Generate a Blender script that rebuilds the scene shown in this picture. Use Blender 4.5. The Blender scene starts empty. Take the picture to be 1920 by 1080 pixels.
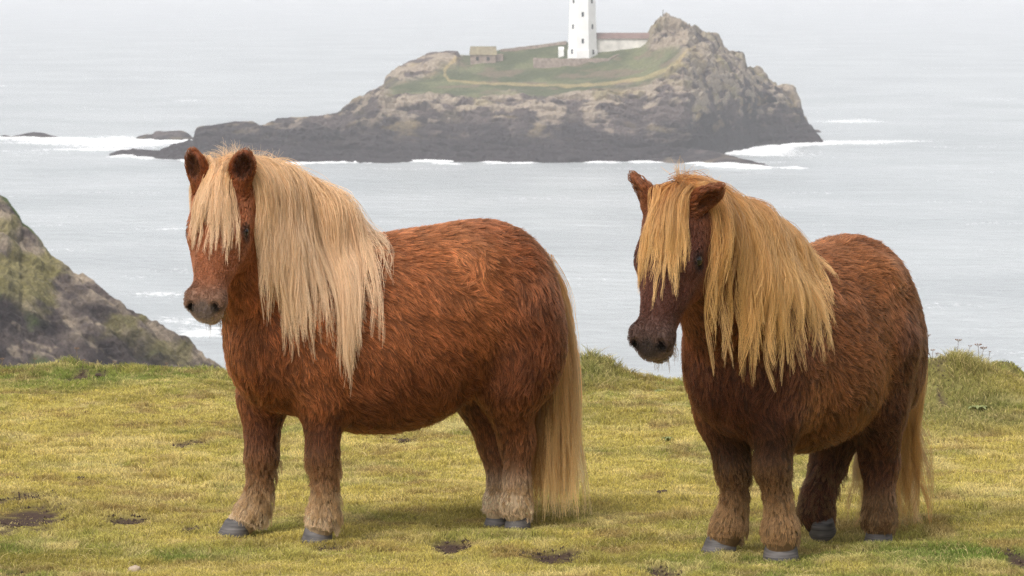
import bpy, bmesh, math, random
import numpy as np
from mathutils import Vector, Matrix

rng = np.random.default_rng(7)
random.seed(7)
scene = bpy.context.scene
col = scene.collection

# ------------------------------------------------------------------ camera, sky, sun, exposure
F = 6000.0                      # focal length in pixels of the 1920 px wide photograph
PITCH = math.atan(600.0 / F)    # the horizon lies 60 px above the frame
CAM = np.array([0.0, 0.0, 1.855])
SEA = CAM[2] - 49.0

cam_data = bpy.data.cameras.new('camera')
cam = bpy.data.objects.new('camera', cam_data)
col.objects.link(cam)
cam.location = CAM
cam.rotation_euler = (math.radians(90) - PITCH, 0, 0)
cam_data.sensor_width = 36.0
cam_data.lens = F / 1920 * 36.0
cam_data.clip_start = 0.5
cam_data.clip_end = 60000
cam_data.dof.use_dof = True
cam_data.dof.focus_distance = 10.4
cam_data.dof.aperture_fstop = 20.0
scene.camera = cam

SUN_EL, SUN_AZ = math.radians(52), math.radians(215)     # azimuth clockwise from +Y: behind the camera, to its left
world = bpy.data.worlds.new('World')
scene.world = world
world.use_nodes = True
wn = world.node_tree
wn.nodes.clear()
sky = wn.nodes.new('ShaderNodeTexSky')
sky.sky_type = 'NISHITA'
sky.sun_disc = False
sky.sun_elevation = SUN_EL
sky.sun_rotation = SUN_AZ
sky.air_density = 1.0
sky.dust_density = 5.0
sky.ozone_density = 1.0
hs = wn.nodes.new('ShaderNodeHueSaturation')
hs.inputs['Saturation'].default_value = 0.22
bg = wn.nodes.new('ShaderNodeBackground')
bg.inputs['Strength'].default_value = 0.14
wo = wn.nodes.new('ShaderNodeOutputWorld')
wn.links.new(sky.outputs[0], hs.inputs['Color'])
wn.links.new(hs.outputs[0], bg.inputs[0])
wn.links.new(bg.outputs[0], wo.inputs[0])

sun_data = bpy.data.lights.new('sun', 'SUN')
sun_data.energy = 1.0
sun_data.angle = math.radians(22)
sun_data.color = (1.0, 0.96, 0.9)
sun = bpy.data.objects.new('sun', sun_data)
col.objects.link(sun)
sd = Vector((math.sin(SUN_AZ) * math.cos(SUN_EL), math.cos(SUN_AZ) * math.cos(SUN_EL), math.sin(SUN_EL)))
sun.rotation_euler = sd.to_track_quat('Z', 'Y').to_euler()

scene.view_settings.view_transform = 'Standard'
scene.view_settings.look = 'None'
scene.view_settings.gamma = 1.0
scene.view_settings.use_curve_mapping = False
scene.view_settings.exposure = 0.55
scene.render.engine = 'CYCLES'
scene.cycles.max_bounces = 8
scene.cycles.diffuse_bounces = 4
scene.cycles.glossy_bounces = 6
scene.cycles.transmission_bounces = 8
scene.cycles.volume_bounces = 1
scene.cycles.use_denoising = True
scene.cycles.denoising_prefilter = 'NONE'
scene.cycles.denoising_input_passes = 'RGB_ALBEDO_NORMAL'
scene.cycles_curves.shape = 'RIBBONS'

# ------------------------------------------------------------------ helpers
FWD = np.array([0, math.cos(PITCH), -math.sin(PITCH)])
UPC = np.array([0, math.sin(PITCH), math.cos(PITCH)])
RGT = np.array([1.0, 0, 0])


def P(u, v, Y):
    """The point of the place that the photograph shows at (u, v), Y metres out."""
    u, v, Y = np.broadcast_arrays(np.asarray(u, float), np.asarray(v, float), np.asarray(Y, float))
    d = FWD + RGT * ((u - 960) / F)[..., None] + UPC * ((540 - v) / F)[..., None]
    return CAM + d * (Y / d[..., 1])[..., None]


SLOPE = 0.06


def G(u, v, z0=0.0):
    """Where the line of sight meets the sloping turf."""
    d = FWD + RGT * ((u - 960) / F) + UPC * ((540 - v) / F)
    # CAM.z + t dz = -SLOPE (t dy - 10) + z0
    t = (SLOPE * 10 + z0 - CAM[2]) / (d[2] + SLOPE * d[1])
    return CAM + d * t


_nr = np.random.default_rng(11)
_T3 = _nr.random((64, 64, 64), dtype=np.float32)
_T2 = _nr.random((512, 512), dtype=np.float32)


def vnoise(p, seed=0):
    """Value noise 0..1 at points (N,3) or (N,2)."""
    p = np.asarray(p, np.float32)
    f = np.floor(p)
    t = p - f
    t = t * t * (3 - 2 * t)
    i = f.astype(np.int32) + np.int32(seed) * np.array([17, 59, 101][:p.shape[-1]], np.int32)
    if p.shape[-1] == 2:
        x0, y0 = i[..., 0] & 511, i[..., 1] & 511
        x1, y1 = (x0 + 1) & 511, (y0 + 1) & 511
        tx, ty = t[..., 0], t[..., 1]
        a = _T2[x0, y0] * (1 - tx) + _T2[x1, y0] * tx
        b = _T2[x0, y1] * (1 - tx) + _T2[x1, y1] * tx
        return a * (1 - ty) + b * ty
    x0, y0, z0 = i[..., 0] & 63, i[..., 1] & 63, i[..., 2] & 63
    x1, y1, z1 = (x0 + 1) & 63, (y0 + 1) & 63, (z0 + 1) & 63
    tx, ty, tz = t[..., 0], t[..., 1], t[..., 2]

    def lx(y, z):
        return _T3[x0, y, z] * (1 - tx) + _T3[x1, y, z] * tx
    a = lx(y0, z0) * (1 - ty) + lx(y1, z0) * ty
    b = lx(y0, z1) * (1 - ty) + lx(y1, z1) * ty
    return a * (1 - tz) + b * tz


def fbm(p, oct=4, seed=0, gain=0.5):
    a, s, r = 1.0, 0.0, 0
    for o in range(oct):
        r = r + a * vnoise(p * (2.03 ** o) + 17.3 * o, seed + o)
        s += a
        a *= gain
    return r / s


def ridged(p, oct=4, seed=0):
    a, s, r = 1.0, 0.0, 0
    for o in range(oct):
        r = r + a * (1 - np.abs(2 * vnoise(p * (2.1 ** o) + 9.1 * o, seed + o) - 1))
        s += a
        a *= 0.5
    return r / s


def sstep(a, b, x):
    t = np.clip((x - a) / (b - a), 0, 1)
    return t * t * (3 - 2 * t)


def norm(a):
    a = np.asarray(a, float)
    return a / np.maximum(np.linalg.norm(a, axis=-1, keepdims=True), 1e-9)


def tag(o, label=None, cat=None, group=None, kind=None):
    if label: o['label'] = label
    if cat: o['category'] = cat
    if group: o['group'] = group
    if kind: o['kind'] = kind
    return o


def empty(name, loc):
    o = bpy.data.objects.new(name, None)
    o.empty_display_size = 0.1
    o.location = [float(c) for c in loc]
    col.objects.link(o)
    return o


def mesh_obj(name, verts, faces, mat, parent=None, origin=(0, 0, 0), colors=None, smooth=True, attrs=None):
    """One mesh object; verts in world space, stored relative to origin (the parent's place)."""
    origin = np.asarray(origin, float)
    v = np.asarray(verts, float) - origin
    me = bpy.data.meshes.new(name)
    if isinstance(faces, np.ndarray):
        n = faces.shape[1]
        me.vertices.add(len(v))
        me.vertices.foreach_set('co', v.astype(np.float32).ravel())
        me.loops.add(faces.size)
        me.loops.foreach_set('vertex_index', faces.astype(np.int32).ravel())
        me.polygons.add(len(faces))
        me.polygons.foreach_set('loop_start', np.arange(0, faces.size, n, dtype=np.int32))
        me.update(calc_edges=True)
    else:
        me.from_pydata([tuple(q) for q in v], [], [tuple(f) for f in faces])
    me.validate()
    if smooth:
        me.polygons.foreach_set('use_smooth', np.ones(len(me.polygons), dtype=bool))
    if colors is not None:
        a = me.attributes.new('col', 'FLOAT_COLOR', 'POINT')
        c = np.ones((len(v), 4), np.float32)
        c[:, :3] = colors
        a.data.foreach_set('color', c.ravel())
    for k, arr in (attrs or {}).items():
        a = me.attributes.new(k, 'FLOAT', 'POINT')
        a.data.foreach_set('value', np.asarray(arr, np.float32).ravel())
    o = bpy.data.objects.new(name, me)
    col.objects.link(o)
    if mat: me.materials.append(mat)
    if parent is not None:
        o.parent = parent
    else:
        o.location = origin
    return o


def hair_obj(name, pts, rad, colr, mat, parent=None, origin=(0, 0, 0)):
    """Strands (N,K,3) with radii (N,K) and colours (N,K,3) as one curves object."""
    N, K, _ = pts.shape
    cu = bpy.data.hair_curves.new(name)
    cu.add_curves([K] * N)
    q = (pts - np.asarray(origin, float)).astype(np.float32)
    cu.attributes['position'].data.foreach_set('vector', q.ravel())
    a = cu.attributes.get('radius') or cu.attributes.new('radius', 'FLOAT', 'POINT')
    a.data.foreach_set('value', np.ascontiguousarray(np.broadcast_to(rad, (N, K)), dtype=np.float32).ravel())
    a = cu.attributes.new('col', 'FLOAT_COLOR', 'POINT')
    c = np.ones((N, K, 4), np.float32)
    c[..., :3] = colr
    a.data.foreach_set('color', c.ravel())
    cu.materials.append(mat)
    o = bpy.data.objects.new(name, cu)
    col.objects.link(o)
    if parent is not None:
        o.parent = parent
    else:
        o.location = [float(x) for x in origin]
    return o


# ------------------------------------------------------------------ materials
def new_mat(name):
    m = bpy.data.materials.new(name)
    m.use_nodes = True
    nt = m.node_tree
    nt.nodes.clear()
    out = nt.nodes.new('ShaderNodeOutputMaterial')
    return m, nt, out


def N_(nt, t, **kw):
    n = nt.nodes.new(t)
    for k, v in kw.items():
        setattr(n, k, v)
    return n


def attr_mat(name, rough=0.8, spec=0.3, nscale=30, namp=0.25, bump=0.0, bscale=80, bdist=0.01, sheen=0.0):
    """Principled surface: the thing's own colour attribute, varied by noise, with a fine bump."""
    m, nt, out = new_mat(name)
    b = N_(nt, 'ShaderNodeBsdfPrincipled')
    at = N_(nt, 'ShaderNodeAttribute', attribute_name='col')
    tc = N_(nt, 'ShaderNodeTexCoord')
    nz = N_(nt, 'ShaderNodeTexNoise')
    nz.inputs['Scale'].default_value = nscale
    nz.inputs['Detail'].default_value = 6
    nz.inputs['Roughness'].default_value = 0.65
    nt.links.new(tc.outputs['Object'], nz.inputs['Vector'])
    mr = N_(nt, 'ShaderNodeMapRange')
    mr.inputs['From Min'].default_value = 0.25
    mr.inputs['From Max'].default_value = 0.75
    mr.inputs['To Min'].default_value = 1 - namp
    mr.inputs['To Max'].default_value = 1 + namp
    nt.links.new(nz.outputs['Fac'], mr.inputs['Value'])
    vm = N_(nt, 'ShaderNodeVectorMath', operation='SCALE')
    nt.links.new(at.outputs['Color'], vm.inputs[0])
    nt.links.new(mr.outputs[0], vm.inputs['Scale'])
    nt.links.new(vm.outputs[0], b.inputs['Base Color'])
    b.inputs['Roughness'].default_value = rough
    b.inputs['Specular IOR Level'].default_value = spec
    if sheen:
        b.inputs['Sheen Weight'].default_value = sheen
    if bump:
        n2 = N_(nt, 'ShaderNodeTexNoise')
        n2.inputs['Scale'].default_value = bscale
        n2.inputs['Detail'].default_value = 8
        n2.inputs['Roughness'].default_value = 0.7
        nt.links.new(tc.outputs['Object'], n2.inputs['Vector'])
        bp = N_(nt, 'ShaderNodeBump')
        bp.inputs['Strength'].default_value = bump
        bp.inputs['Distance'].default_value = bdist
        nt.links.new(n2.outputs['Fac'], bp.inputs['Height'])
        nt.links.new(bp.outputs[0], b.inputs['Normal'])
    nt.links.new(b.outputs[0], out.inputs['Surface'])
    return m


def plain_mat(name, color, rough=0.8, spec=0.3, nscale=3, namp=0.15, bump=0.2, bscale=20, bdist=0.02):
    m, nt, out = new_mat(name)
    b = N_(nt, 'ShaderNodeBsdfPrincipled')
    tc = N_(nt, 'ShaderNodeTexCoord')
    nz = N_(nt, 'ShaderNodeTexNoise')
    nz.inputs['Scale'].default_value = nscale
    nz.inputs['Detail'].default_value = 6
    nt.links.new(tc.outputs['Object'], nz.inputs['Vector'])
    rp = N_(nt, 'ShaderNodeValToRGB')
    c = np.array(color)
    rp.color_ramp.elements[0].position = 0.3
    rp.color_ramp.elements[1].position = 0.7
    rp.color_ramp.elements[0].color = (*np.clip(c * (1 - namp), 0, 1), 1)
    rp.color_ramp.elements[1].color = (*np.clip(c * (1 + namp), 0, 1), 1)
    nt.links.new(nz.outputs['Fac'], rp.inputs[0])
    nt.links.new(rp.outputs[0], b.inputs['Base Color'])
    b.inputs['Roughness'].default_value = rough
    b.inputs['Specular IOR Level'].default_value = spec
    if bump:
        n2 = N_(nt, 'ShaderNodeTexNoise')
        n2.inputs['Scale'].default_value = bscale
        n2.inputs['Detail'].default_value = 8
        nt.links.new(tc.outputs['Object'], n2.inputs['Vector'])
        bp = N_(nt, 'ShaderNodeBump')
        bp.inputs['Strength'].default_value = bump
        bp.inputs['Distance'].default_value = bdist
        nt.links.new(n2.outputs['Fac'], bp.inputs['Height'])
        nt.links.new(bp.outputs[0], b.inputs['Normal'])
    nt.links.new(b.outputs[0], out.inputs['Surface'])
    return m


def hair_mat(name, rough=0.35, radial=0.5, random_color=0.12, ior=1.4, diff=0.5):
    m, nt, out = new_mat(name)
    h = N_(nt, 'ShaderNodeBsdfHairPrincipled')
    h.model = 'CHIANG'
    h.parametrization = 'COLOR'
    at = N_(nt, 'ShaderNodeAttribute', attribute_name='col')
    hi = N_(nt, 'ShaderNodeHairInfo')
    mr = N_(nt, 'ShaderNodeMapRange')
    mr.inputs['To Min'].default_value = 1 - random_color
    mr.inputs['To Max'].default_value = 1 + random_color
    nt.links.new(hi.outputs['Random'], mr.inputs['Value'])
    vm = N_(nt, 'ShaderNodeVectorMath', operation='SCALE')
    nt.links.new(at.outputs['Color'], vm.inputs[0])
    nt.links.new(mr.outputs[0], vm.inputs['Scale'])
    nt.links.new(vm.outputs[0], h.inputs['Color'])
    h.inputs['Roughness'].default_value = rough
    h.inputs['Radial Roughness'].default_value = radial
    h.inputs['IOR'].default_value = ior
    d = N_(nt, 'ShaderNodeBsdfDiffuse')
    nt.links.new(vm.outputs[0], d.inputs['Color'])
    mx = N_(nt, 'ShaderNodeMixShader')
    mx.inputs[0].default_value = diff
    nt.links.new(h.outputs[0], mx.inputs[1])
    nt.links.new(d.outputs[0], mx.inputs[2])
    nt.links.new(mx.outputs[0], out.inputs['Surface'])
    return m


def blade_mat(name):
    m, nt, out = new_mat(name)
    at = N_(nt, 'ShaderNodeAttribute', attribute_name='col')
    hi = N_(nt, 'ShaderNodeHairInfo')
    mr = N_(nt, 'ShaderNodeMapRange')
    mr.inputs['To Min'].default_value = 0.5
    mr.inputs['To Max'].default_value = 1.5
    nt.links.new(hi.outputs['Random'], mr.inputs['Value'])
    vm = N_(nt, 'ShaderNodeVectorMath', operation='SCALE')
    nt.links.new(at.outputs['Color'], vm.inputs[0])
    nt.links.new(mr.outputs[0], vm.inputs['Scale'])
    d = N_(nt, 'ShaderNodeBsdfPrincipled')
    d.inputs['Roughness'].default_value = 0.6
    d.inputs['Specular IOR Level'].default_value = 0.25
    t = N_(nt, 'ShaderNodeBsdfTranslucent')
    mx = N_(nt, 'ShaderNodeMixShader')
    mx.inputs[0].default_value = 0.3
    nt.links.new(vm.outputs[0], d.inputs['Base Color'])
    nt.links.new(vm.outputs[0], t.inputs['Color'])
    nt.links.new(d.outputs[0], mx.inputs[1])
    nt.links.new(t.outputs[0], mx.inputs[2])
    nt.links.new(mx.outputs[0], out.inputs['Surface'])
    return m


M_TURF = attr_mat('turf_soil', rough=0.95, spec=0.1, nscale=60, namp=0.3, bump=0.6, bscale=90, bdist=0.02)
M_BLADE = blade_mat('grass_blades')
M_ROCK = attr_mat('sea_cliff_rock', rough=0.9, spec=0.2, nscale=1.3, namp=0.4, bump=0.7, bscale=1.6, bdist=0.7)
M_SKIN = attr_mat('pony_skin', rough=0.7, spec=0.25, nscale=90, namp=0.25, bump=0.25, bscale=260, bdist=0.003)
M_ROCK2 = attr_mat('headland_rock', rough=0.9, spec=0.2, nscale=3.5, namp=0.5, bump=0.9, bscale=3.0, bdist=0.45)
M_COAT = hair_mat('pony_coat', rough=0.36, radial=0.5, random_color=0.3, ior=1.33, diff=0.5)
M_MANE = hair_mat('pony_mane', rough=0.30, radial=0.45, random_color=0.18, diff=0.62)

# ------------------------------------------------------------------ where the ponies stand (used by the turf too)
# hooves: (u, v of the sole, distance), the world point under each hoof
def hoof_pt(u, v, Y):
    return P(u, v, Y)


PONY_A_HOOVES = dict(ff=hoof_pt(440, 1004, 10.68), fn=hoof_pt(594, 1016, 10.50), hf=hoof_pt(931, 988, 10.95), hn=hoof_pt(970, 993, 10.86))
PONY_B_HOOVES = dict(ff=hoof_pt(1348, 1036, 10.20), fn=hoof_pt(1464, 1050, 10.00), hf=hoof_pt(1543, 1012, 10.66), hn=hoof_pt(1647, 1027, 10.55))

# ------------------------------------------------------------------ turf
RIM_Y = 18.5
RIM = np.array([(-900, 690), (-200, 690), (0, 689), (60, 687), (120, 686), (200, 694), (300, 697), (400, 697), (700, 697), (1000, 699), (1062, 698),
                (1080, 693), (1110, 690), (1140, 695), (1165, 706), (1200, 714), (1260, 718), (1500, 712), (1680, 692), (1708, 682), (1740, 679), (1765, 675),
                (1800, 673), (1830, 681), (1850, 692), (1885, 699), (1920, 703), (2200, 697), (2900, 700)], float)
# bare earth: (u, v, half width px, half height px, how bare)
BARE = [(50, 972, 78, 25, 1.0), (10, 942, 30, 7, .8), (70, 932, 50, 6, .7), (130, 968, 24, 6, .7), (238, 972, 46, 9, .95), (142, 935, 10, 3, .5), (150, 715, 22, 7, 1.), (188, 714, 12, 4, .8),
        (355, 987, 20, 6, 1.), (845, 1022, 38, 10, 1.), (790, 1048, 40, 7, .3), (1045, 1037, 56, 11, 1.), (985, 1035, 22, 6, .6), (1240, 1071, 42, 9, .9), (758, 827, 24, 6, .9),
        (355, 828, 34, 6, .75), (500, 1040, 40, 6, .35), (1510, 1065, 50, 10, .4), (1898, 1052, 34, 20, 1.), (1760, 752, 22, 6, .6), (1765, 765, 9, 4, .8), (1838, 735, 14, 5, .6), (1885, 733, 28, 12, .55),
        (620, 1022, 34, 7, .6), (470, 1005, 40, 8, .35), (700, 1003, 30, 6, .5), (1390, 1050, 34, 6, .4), (280, 940, 60, 5, .35), (130, 1010, 60, 6, .3), (20, 1078, 50, 8, .6), (640, 1077, 40, 8, .5)]
BARE_W = []
for (u_, v_, a_, b_, s_) in BARE:
    g_ = G(u_, v_)
    BARE_W.append((g_[0], g_[1], a_ * g_[1] / F, 1.35 * b_ / (F * 1.255 / g_[1] ** 2), s_))
# humps of turf: (u, v, half width px, depth m, height m)
HUMPS = [(1830, 752, 110, .5, .16), (1885, 735, 40, .3, .14), (1750, 752, 45, .35, .10), (150, 718, 90, .4, -.05), (1120, 706, 60, .6, .04), (60, 818, 130, .35, -.04), (1240, 775, 130, .4, .03),
         (1560, 790, 160, .4, -.03), (900, 780, 160, .5, .03), (340, 742, 120, .4, .03), (1860, 1052, 80, .12, .03), (1850, 880, 120, .2, -.03), (1150, 830, 150, .3, -.025), (480, 790, 100, .3, .03)]
HUMPS_W = []
for (u_, v_, a_, d_, h_) in HUMPS:
    g_ = G(u_, v_)
    HUMPS_W.append((g_[0], g_[1], a_ * g_[1] / F, d_, h_))


def bare_mask(X, Y):
    p = np.stack([X, Y], -1)
    n = fbm(p * 9.0, 4, 31) - 0.5
    n2 = fbm(p * 40.0, 2, 37) - 0.5
    m = np.zeros_like(X)
    for (x, y, a, b, s) in BARE_W:
        r = np.sqrt(((X - x) / a) ** 2 + ((Y - y) / b) ** 2)
        m = np.maximum(m, s * sstep(1.15, 0.55, r + n * 1.0 + n2 * .9))
    return m


def _ground_raw(X, Y):
    p = np.stack([X, Y], -1)
    z = -SLOPE * (Y - 10)
    amp = sstep(9, 16, Y) * .8 + .5
    near = sstep(60, 25, np.abs(X)) * sstep(-20, 5, Y)
    for hp_ in list(PONY_A_HOOVES.values()) + list(PONY_B_HOOVES.values()):
        near = near * (1 - .9 * np.exp(-((X - hp_[0]) ** 2 + ((Y - hp_[1] + .12) * .8) ** 2) / (2 * .22 ** 2)))
    z = -SLOPE * (Y - 10) + near * amp * (.075 * (fbm(p * .9, 3, 3) - .5) + .03 * (fbm(p * 3.4, 3, 5) - .5) + .022 * (fbm(p * 12.0, 3, 8) - .5))
    for (x, y, a, d, h) in HUMPS_W:
        z = z + h * np.exp(-((X - x) / a) ** 2 - ((Y - y) / d) ** 2) * (.75 + .5 * fbm(p * 4, 2, 12))
    u = 960 + F * X / np.maximum(Y, 1)
    vr = np.interp(u, RIM[:, 0], RIM[:, 1])
    zr = P(u, vr + 3 * (fbm(p * 5.0, 2, 40) - .5), RIM_Y)[..., 2]
    d = (zr - (-SLOPE * (RIM_Y - 10)))
    hump = sstep(RIM_Y - 1.2, RIM_Y - .1, Y)
    flat = sstep(RIM_Y - 3.0, RIM_Y, Y)
    dlow = np.minimum(d, .03)
    z = z + dlow * flat + (d - dlow) * hump
    e = np.maximum(Y - RIM_Y - .05, 0)
    z = z - (.55 * e + 1.1 * e ** 1.5)
    z = np.maximum(z, SEA - 4)
    return z


_hoofs = np.array(list(PONY_A_HOOVES.values()) + list(PONY_B_HOOVES.values()))
_hc = _hoofs[:, 2] - _ground_raw(_hoofs[:, 0], _hoofs[:, 1])


def ground_z(X, Y):
    z = _ground_raw(X, Y)
    ws, wc = 0, 0
    for (h, c) in zip(_hoofs, _hc):
        w = np.exp(-((X - h[0]) ** 2 + (Y - h[1]) ** 2) / (2 * .17 ** 2))
        ws = ws + w
        wc = wc + w * c
    z = z + wc / np.maximum(ws, 1)
    return z - .012 * bare_mask(X, Y)


C_GREEN = np.array([.145, .165, .036])
C_YELLOW = np.array([.355, .292, .08])
C_STRAW = np.array([.50, .40, .18])
C_OLIVE = np.array([.19, .15, .034])
C_BROWN = np.array([.20, .125, .055])
C_SOIL = np.array([.080, .052, .040])


def turf_color(X, Y):
    p = np.stack([X, Y], -1)
    u = 960 + F * X / np.maximum(Y, 1)
    n1 = fbm(p * 1.1, 4, 51)
    n2 = fbm(p * 3.7, 4, 57)
    n3 = fbm(p * 9.0, 3, 63)
    bright = sstep(10.6, 11.6, Y + (n1 - .5) * 2.0) * sstep(18.4, 14.0, Y)      # a lighter, yellower band of sward
    g = sstep(.36, .68, n1 * .5 + n2 * .5 + .10 * sstep(14, 18, Y) - .06 * bright)
    c = C_YELLOW * (1 - g[..., None]) + C_GREEN * g[..., None]
    s = sstep(.5, .72, n3 * .6 + n2 * .4 + .06 * bright)[..., None]
    c = c * (1 - s * .65) + C_STRAW * s * .65
    o = (sstep(.42, .7, fbm(p * 2.6, 4, 71)) * (1 - .65 * bright))[..., None]
    c = c * (1 - .75 * o) + C_OLIVE * .75 * o
    b = sstep(.56, .74, fbm(p * 5.5, 4, 77))[..., None] * .6
    c = c * (1 - b) + C_BROWN * b
    gr = (np.exp(-((u - 1800) / 170) ** 2 - ((Y - 9.95) / .2) ** 2) + .8 * np.exp(-((u - 130) / 150) ** 2 - ((Y - 17.4) / .5) ** 2) + .6 * np.exp(-((u - 350) / 200) ** 2 - ((Y - 10.1) / .15) ** 2))[..., None]
    c = c * (1 - .7 * np.clip(gr, 0, 1)) + np.array([.085, .14, .022]) * .7 * np.clip(gr, 0, 1)
    md = np.clip(np.exp(-((u - 1785) / 110) ** 2) * sstep(14.6, 16.4, Y) + .8 * np.exp(-((u - 1830) / 120) ** 2 - ((Y - 15.5) / .7) ** 2) + .8 * np.exp(-((u - 1115) / 70) ** 2) * sstep(16.9, 17.6, Y), 0, 1)[..., None] * .75
    c = c * (1 - md) + np.array([.13, .125, .040]) * md
    return c * TURF_GAIN


TURF_GAIN = 1.55


def steps(*segs):
    out = []
    for (a, b, n) in segs:
        out.append(np.linspace(a, b, n, endpoint=False))
    out.append([segs[-1][1]])
    return np.concatenate(out)


gx = steps((-160, -30, 10), (-30, -8, 16), (-8, -4.2, 20), (-4.2, 4.2, 270), (4.2, 8, 20), (8, 30, 16), (30, 160, 10))
gy = steps((-80, 0, 12), (0, 9, 14), (9, 19.2, 300), (19.2, 22, 16), (22, 60, 20))
GX, GY = np.meshgrid(gx, gy)
GZ = ground_z(GX.ravel(), GY.ravel())
gv = np.stack([GX.ravel(), GY.ravel(), GZ], -1)
nx, ny = len(gx), len(gy)
ii = np.arange(nx * ny).reshape(ny, nx)
gf = np.stack([ii[:-1, :-1].ravel(), ii[:-1, 1:].ravel(), ii[1:, 1:].ravel(), ii[1:, :-1].ravel()], -1)
bm_ = bare_mask(gv[:, 0], gv[:, 1])[:, None]
gcol = turf_color(gv[:, 0], gv[:, 1]) * .7
gcol = gcol * (1 - bm_) + C_SOIL * bm_
ground = mesh_obj('ground', gv, gf, M_TURF, colors=gcol)
tag(ground, 'grazed clifftop turf with worn patches of bare earth', kind='structure')

# blades of grass
NB = 700000
yy = 9.3 + (18.75 - 9.3) * rng.random(NB) ** 1.25
uu = rng.uniform(-330, 2250, NB)
mg = rng.random(NB) < .15
uu = np.where(mg, np.where(rng.random(NB) < .5, rng.uniform(-1000, -330, NB), rng.uniform(2250, 2900, NB)), uu)
xx = (uu - 960) / F * yy
keep = rng.random(NB) > bare_mask(xx, yy) * .95
xx, yy, uu = xx[keep], yy[keep], uu[keep]
zz = ground_z(xx, yy)
nb = len(xx)
pp = np.stack([xx, yy], -1)
tuft = fbm(pp * 7.0, 3, 91)
bmf = np.maximum(bare_mask(xx, yy + .05), bare_mask(xx, yy + .12))
hgt = .006 + .010 * rng.random(nb) + .022 * sstep(.52, .8, tuft)
dead = rng.random(nb) < .010
hgt = np.where(dead, rng.uniform(.016, .032, nb), hgt)
hgt *= 1 - .75 * bmf
rimw = sstep(17.6, 18.5, yy)
hgt *= 1 + .9 * rimw
moundw = np.exp(-((uu - 1775) / 80) ** 4) * sstep(15.2, 16.8, yy)
hgt *= 1 + .55 * moundw + 1.0 * np.exp(-((uu - 1830) / 110) ** 2 - ((yy - 15.5) / .8) ** 2) + .9 * np.exp(-((uu - 1115) / 60) ** 2) * sstep(16.8, 17.7, yy)
for (x, y, a, d, h) in HUMPS_W[:2]:
    hgt *= 1 + .7 * np.exp(-((xx - x) / a) ** 2 - ((yy - y) / d) ** 2)
ang = rng.uniform(0, 2 * np.pi, nb)
lean = np.where(dead, rng.uniform(.7, 1.6, nb), rng.uniform(.15, 1.0, nb))
dx, dy = np.cos(ang) * lean, np.sin(ang) * lean
bp = np.zeros((nb, 3, 3))
for k, (s, bnd) in enumerate(((-.05, 0), (.55, .4), (1.0, 1.0))):
    bp[:, k, 0] = xx + dx * hgt * bnd
    bp[:, k, 1] = yy + dy * hgt * bnd
    bp[:, k, 2] = zz + hgt * s * np.maximum(1 - .25 * lean * bnd, .35)
bc = turf_color(xx, yy)
dry = ((rng.random(nb) < .10 + .15 * moundw) | dead)[:, None]
bc = np.where(dry, C_STRAW * rng.uniform(.7, 1.25, (nb, 1)), bc)
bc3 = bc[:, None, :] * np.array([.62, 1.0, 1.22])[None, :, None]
wid = rng.uniform(.00055, .00115, nb) * (yy / 11)
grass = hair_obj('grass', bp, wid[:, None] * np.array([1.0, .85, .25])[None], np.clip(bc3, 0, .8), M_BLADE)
tag(grass, 'short yellow-green grass of the clifftop turf', 'grass', kind='stuff')

# ------------------------------------------------------------------ island, headland and sea rocks, lofted in columns
def loft(cols, n_u, subs, rock_fn):
    """cols: (u, [(v, Y), ...]) control columns; returns vertices (rows, cols), and the row parameter."""
    us = np.array([c[0] for c in cols], float)
    K = len(cols[0][1])
    ctrl = np.array([c[1] for c in cols], float)           # (C, K, 2)
    uu = np.linspace(us[0], us[-1], n_u) if np.isscalar(n_u) else np.asarray(n_u)
    n_u = len(uu)
    rows, par = [], []
    for k in range(K - 1):
        n = subs[k]
        for j in range(n + (1 if k == K - 2 else 0)):
            s = j / n
            v = np.interp(uu, us, ctrl[:, k, 0] * (1 - s) + ctrl[:, k + 1, 0] * s)
            y = np.interp(uu, us, ctrl[:, k, 1] * (1 - s) + ctrl[:, k + 1, 1] * s)
            rows.append(P(uu, v, y))
            par.append(np.full(n_u, k + s))
    V = np.array(rows)
    par = np.array(par)
    U = np.broadcast_to(uu, par.shape)
    return V, U, par


def grid_faces(r, c):
    i = np.arange(r * c).reshape(r, c)
    return np.stack([i[:-1, :-1].ravel(), i[:-1, 1:].ravel(), i[1:, 1:].ravel(), i[1:, :-1].ravel()], -1)


def grid_normals(V):
    du = np.gradient(V, axis=1)
    dv = np.gradient(V, axis=0)
    return norm(np.cross(du, dv))


def water_Y(v):
    """Distance at which the sea surface shows at height v of the photograph."""
    k = (540 - np.asarray(v, float)) / F
    return (SEA - CAM[2]) / (FWD[2] + UPC[2] * k) * (FWD[1] + UPC[1] * k)


def strata(p, size, seed, dip=.12):
    """Layered, jointed rock relief, about -1..1."""
    q = p / size
    lay = q[..., 2] * 2.2 + q[..., 0] * dip + .9 * fbm(q * .55, 3, seed)
    fl = lay - np.floor(lay)
    step = sstep(0, .25, fl) * sstep(1, .8, fl)
    blk = fbm(q * np.array([.9, .9, 2.0]), 4, seed + 3)
    rg = ridged(q * np.array([.7, .7, 1.2]), 4, seed + 9)
    return .5 * (step - .6) + 1.5 * (blk - .5) + 1.1 * (rg - .6)


R_DARK = np.array([.028, .021, .023])
R_MID = np.array([.105, .082, .076])
R_PALE = np.array([.36, .29, .215])
R_OCHRE = np.array([.30, .23, .12])
R_LICHEN = np.array([.22, .19, .07])
I_GRASS = np.array([.075, .088, .040])
I_GRASS2 = np.array([.15, .155, .075])
I_PATH = np.array([.40, .30, .14])


def mixc(a, b, t):
    t = np.asarray(t)[..., None]
    return a * (1 - t) + b * t


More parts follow.
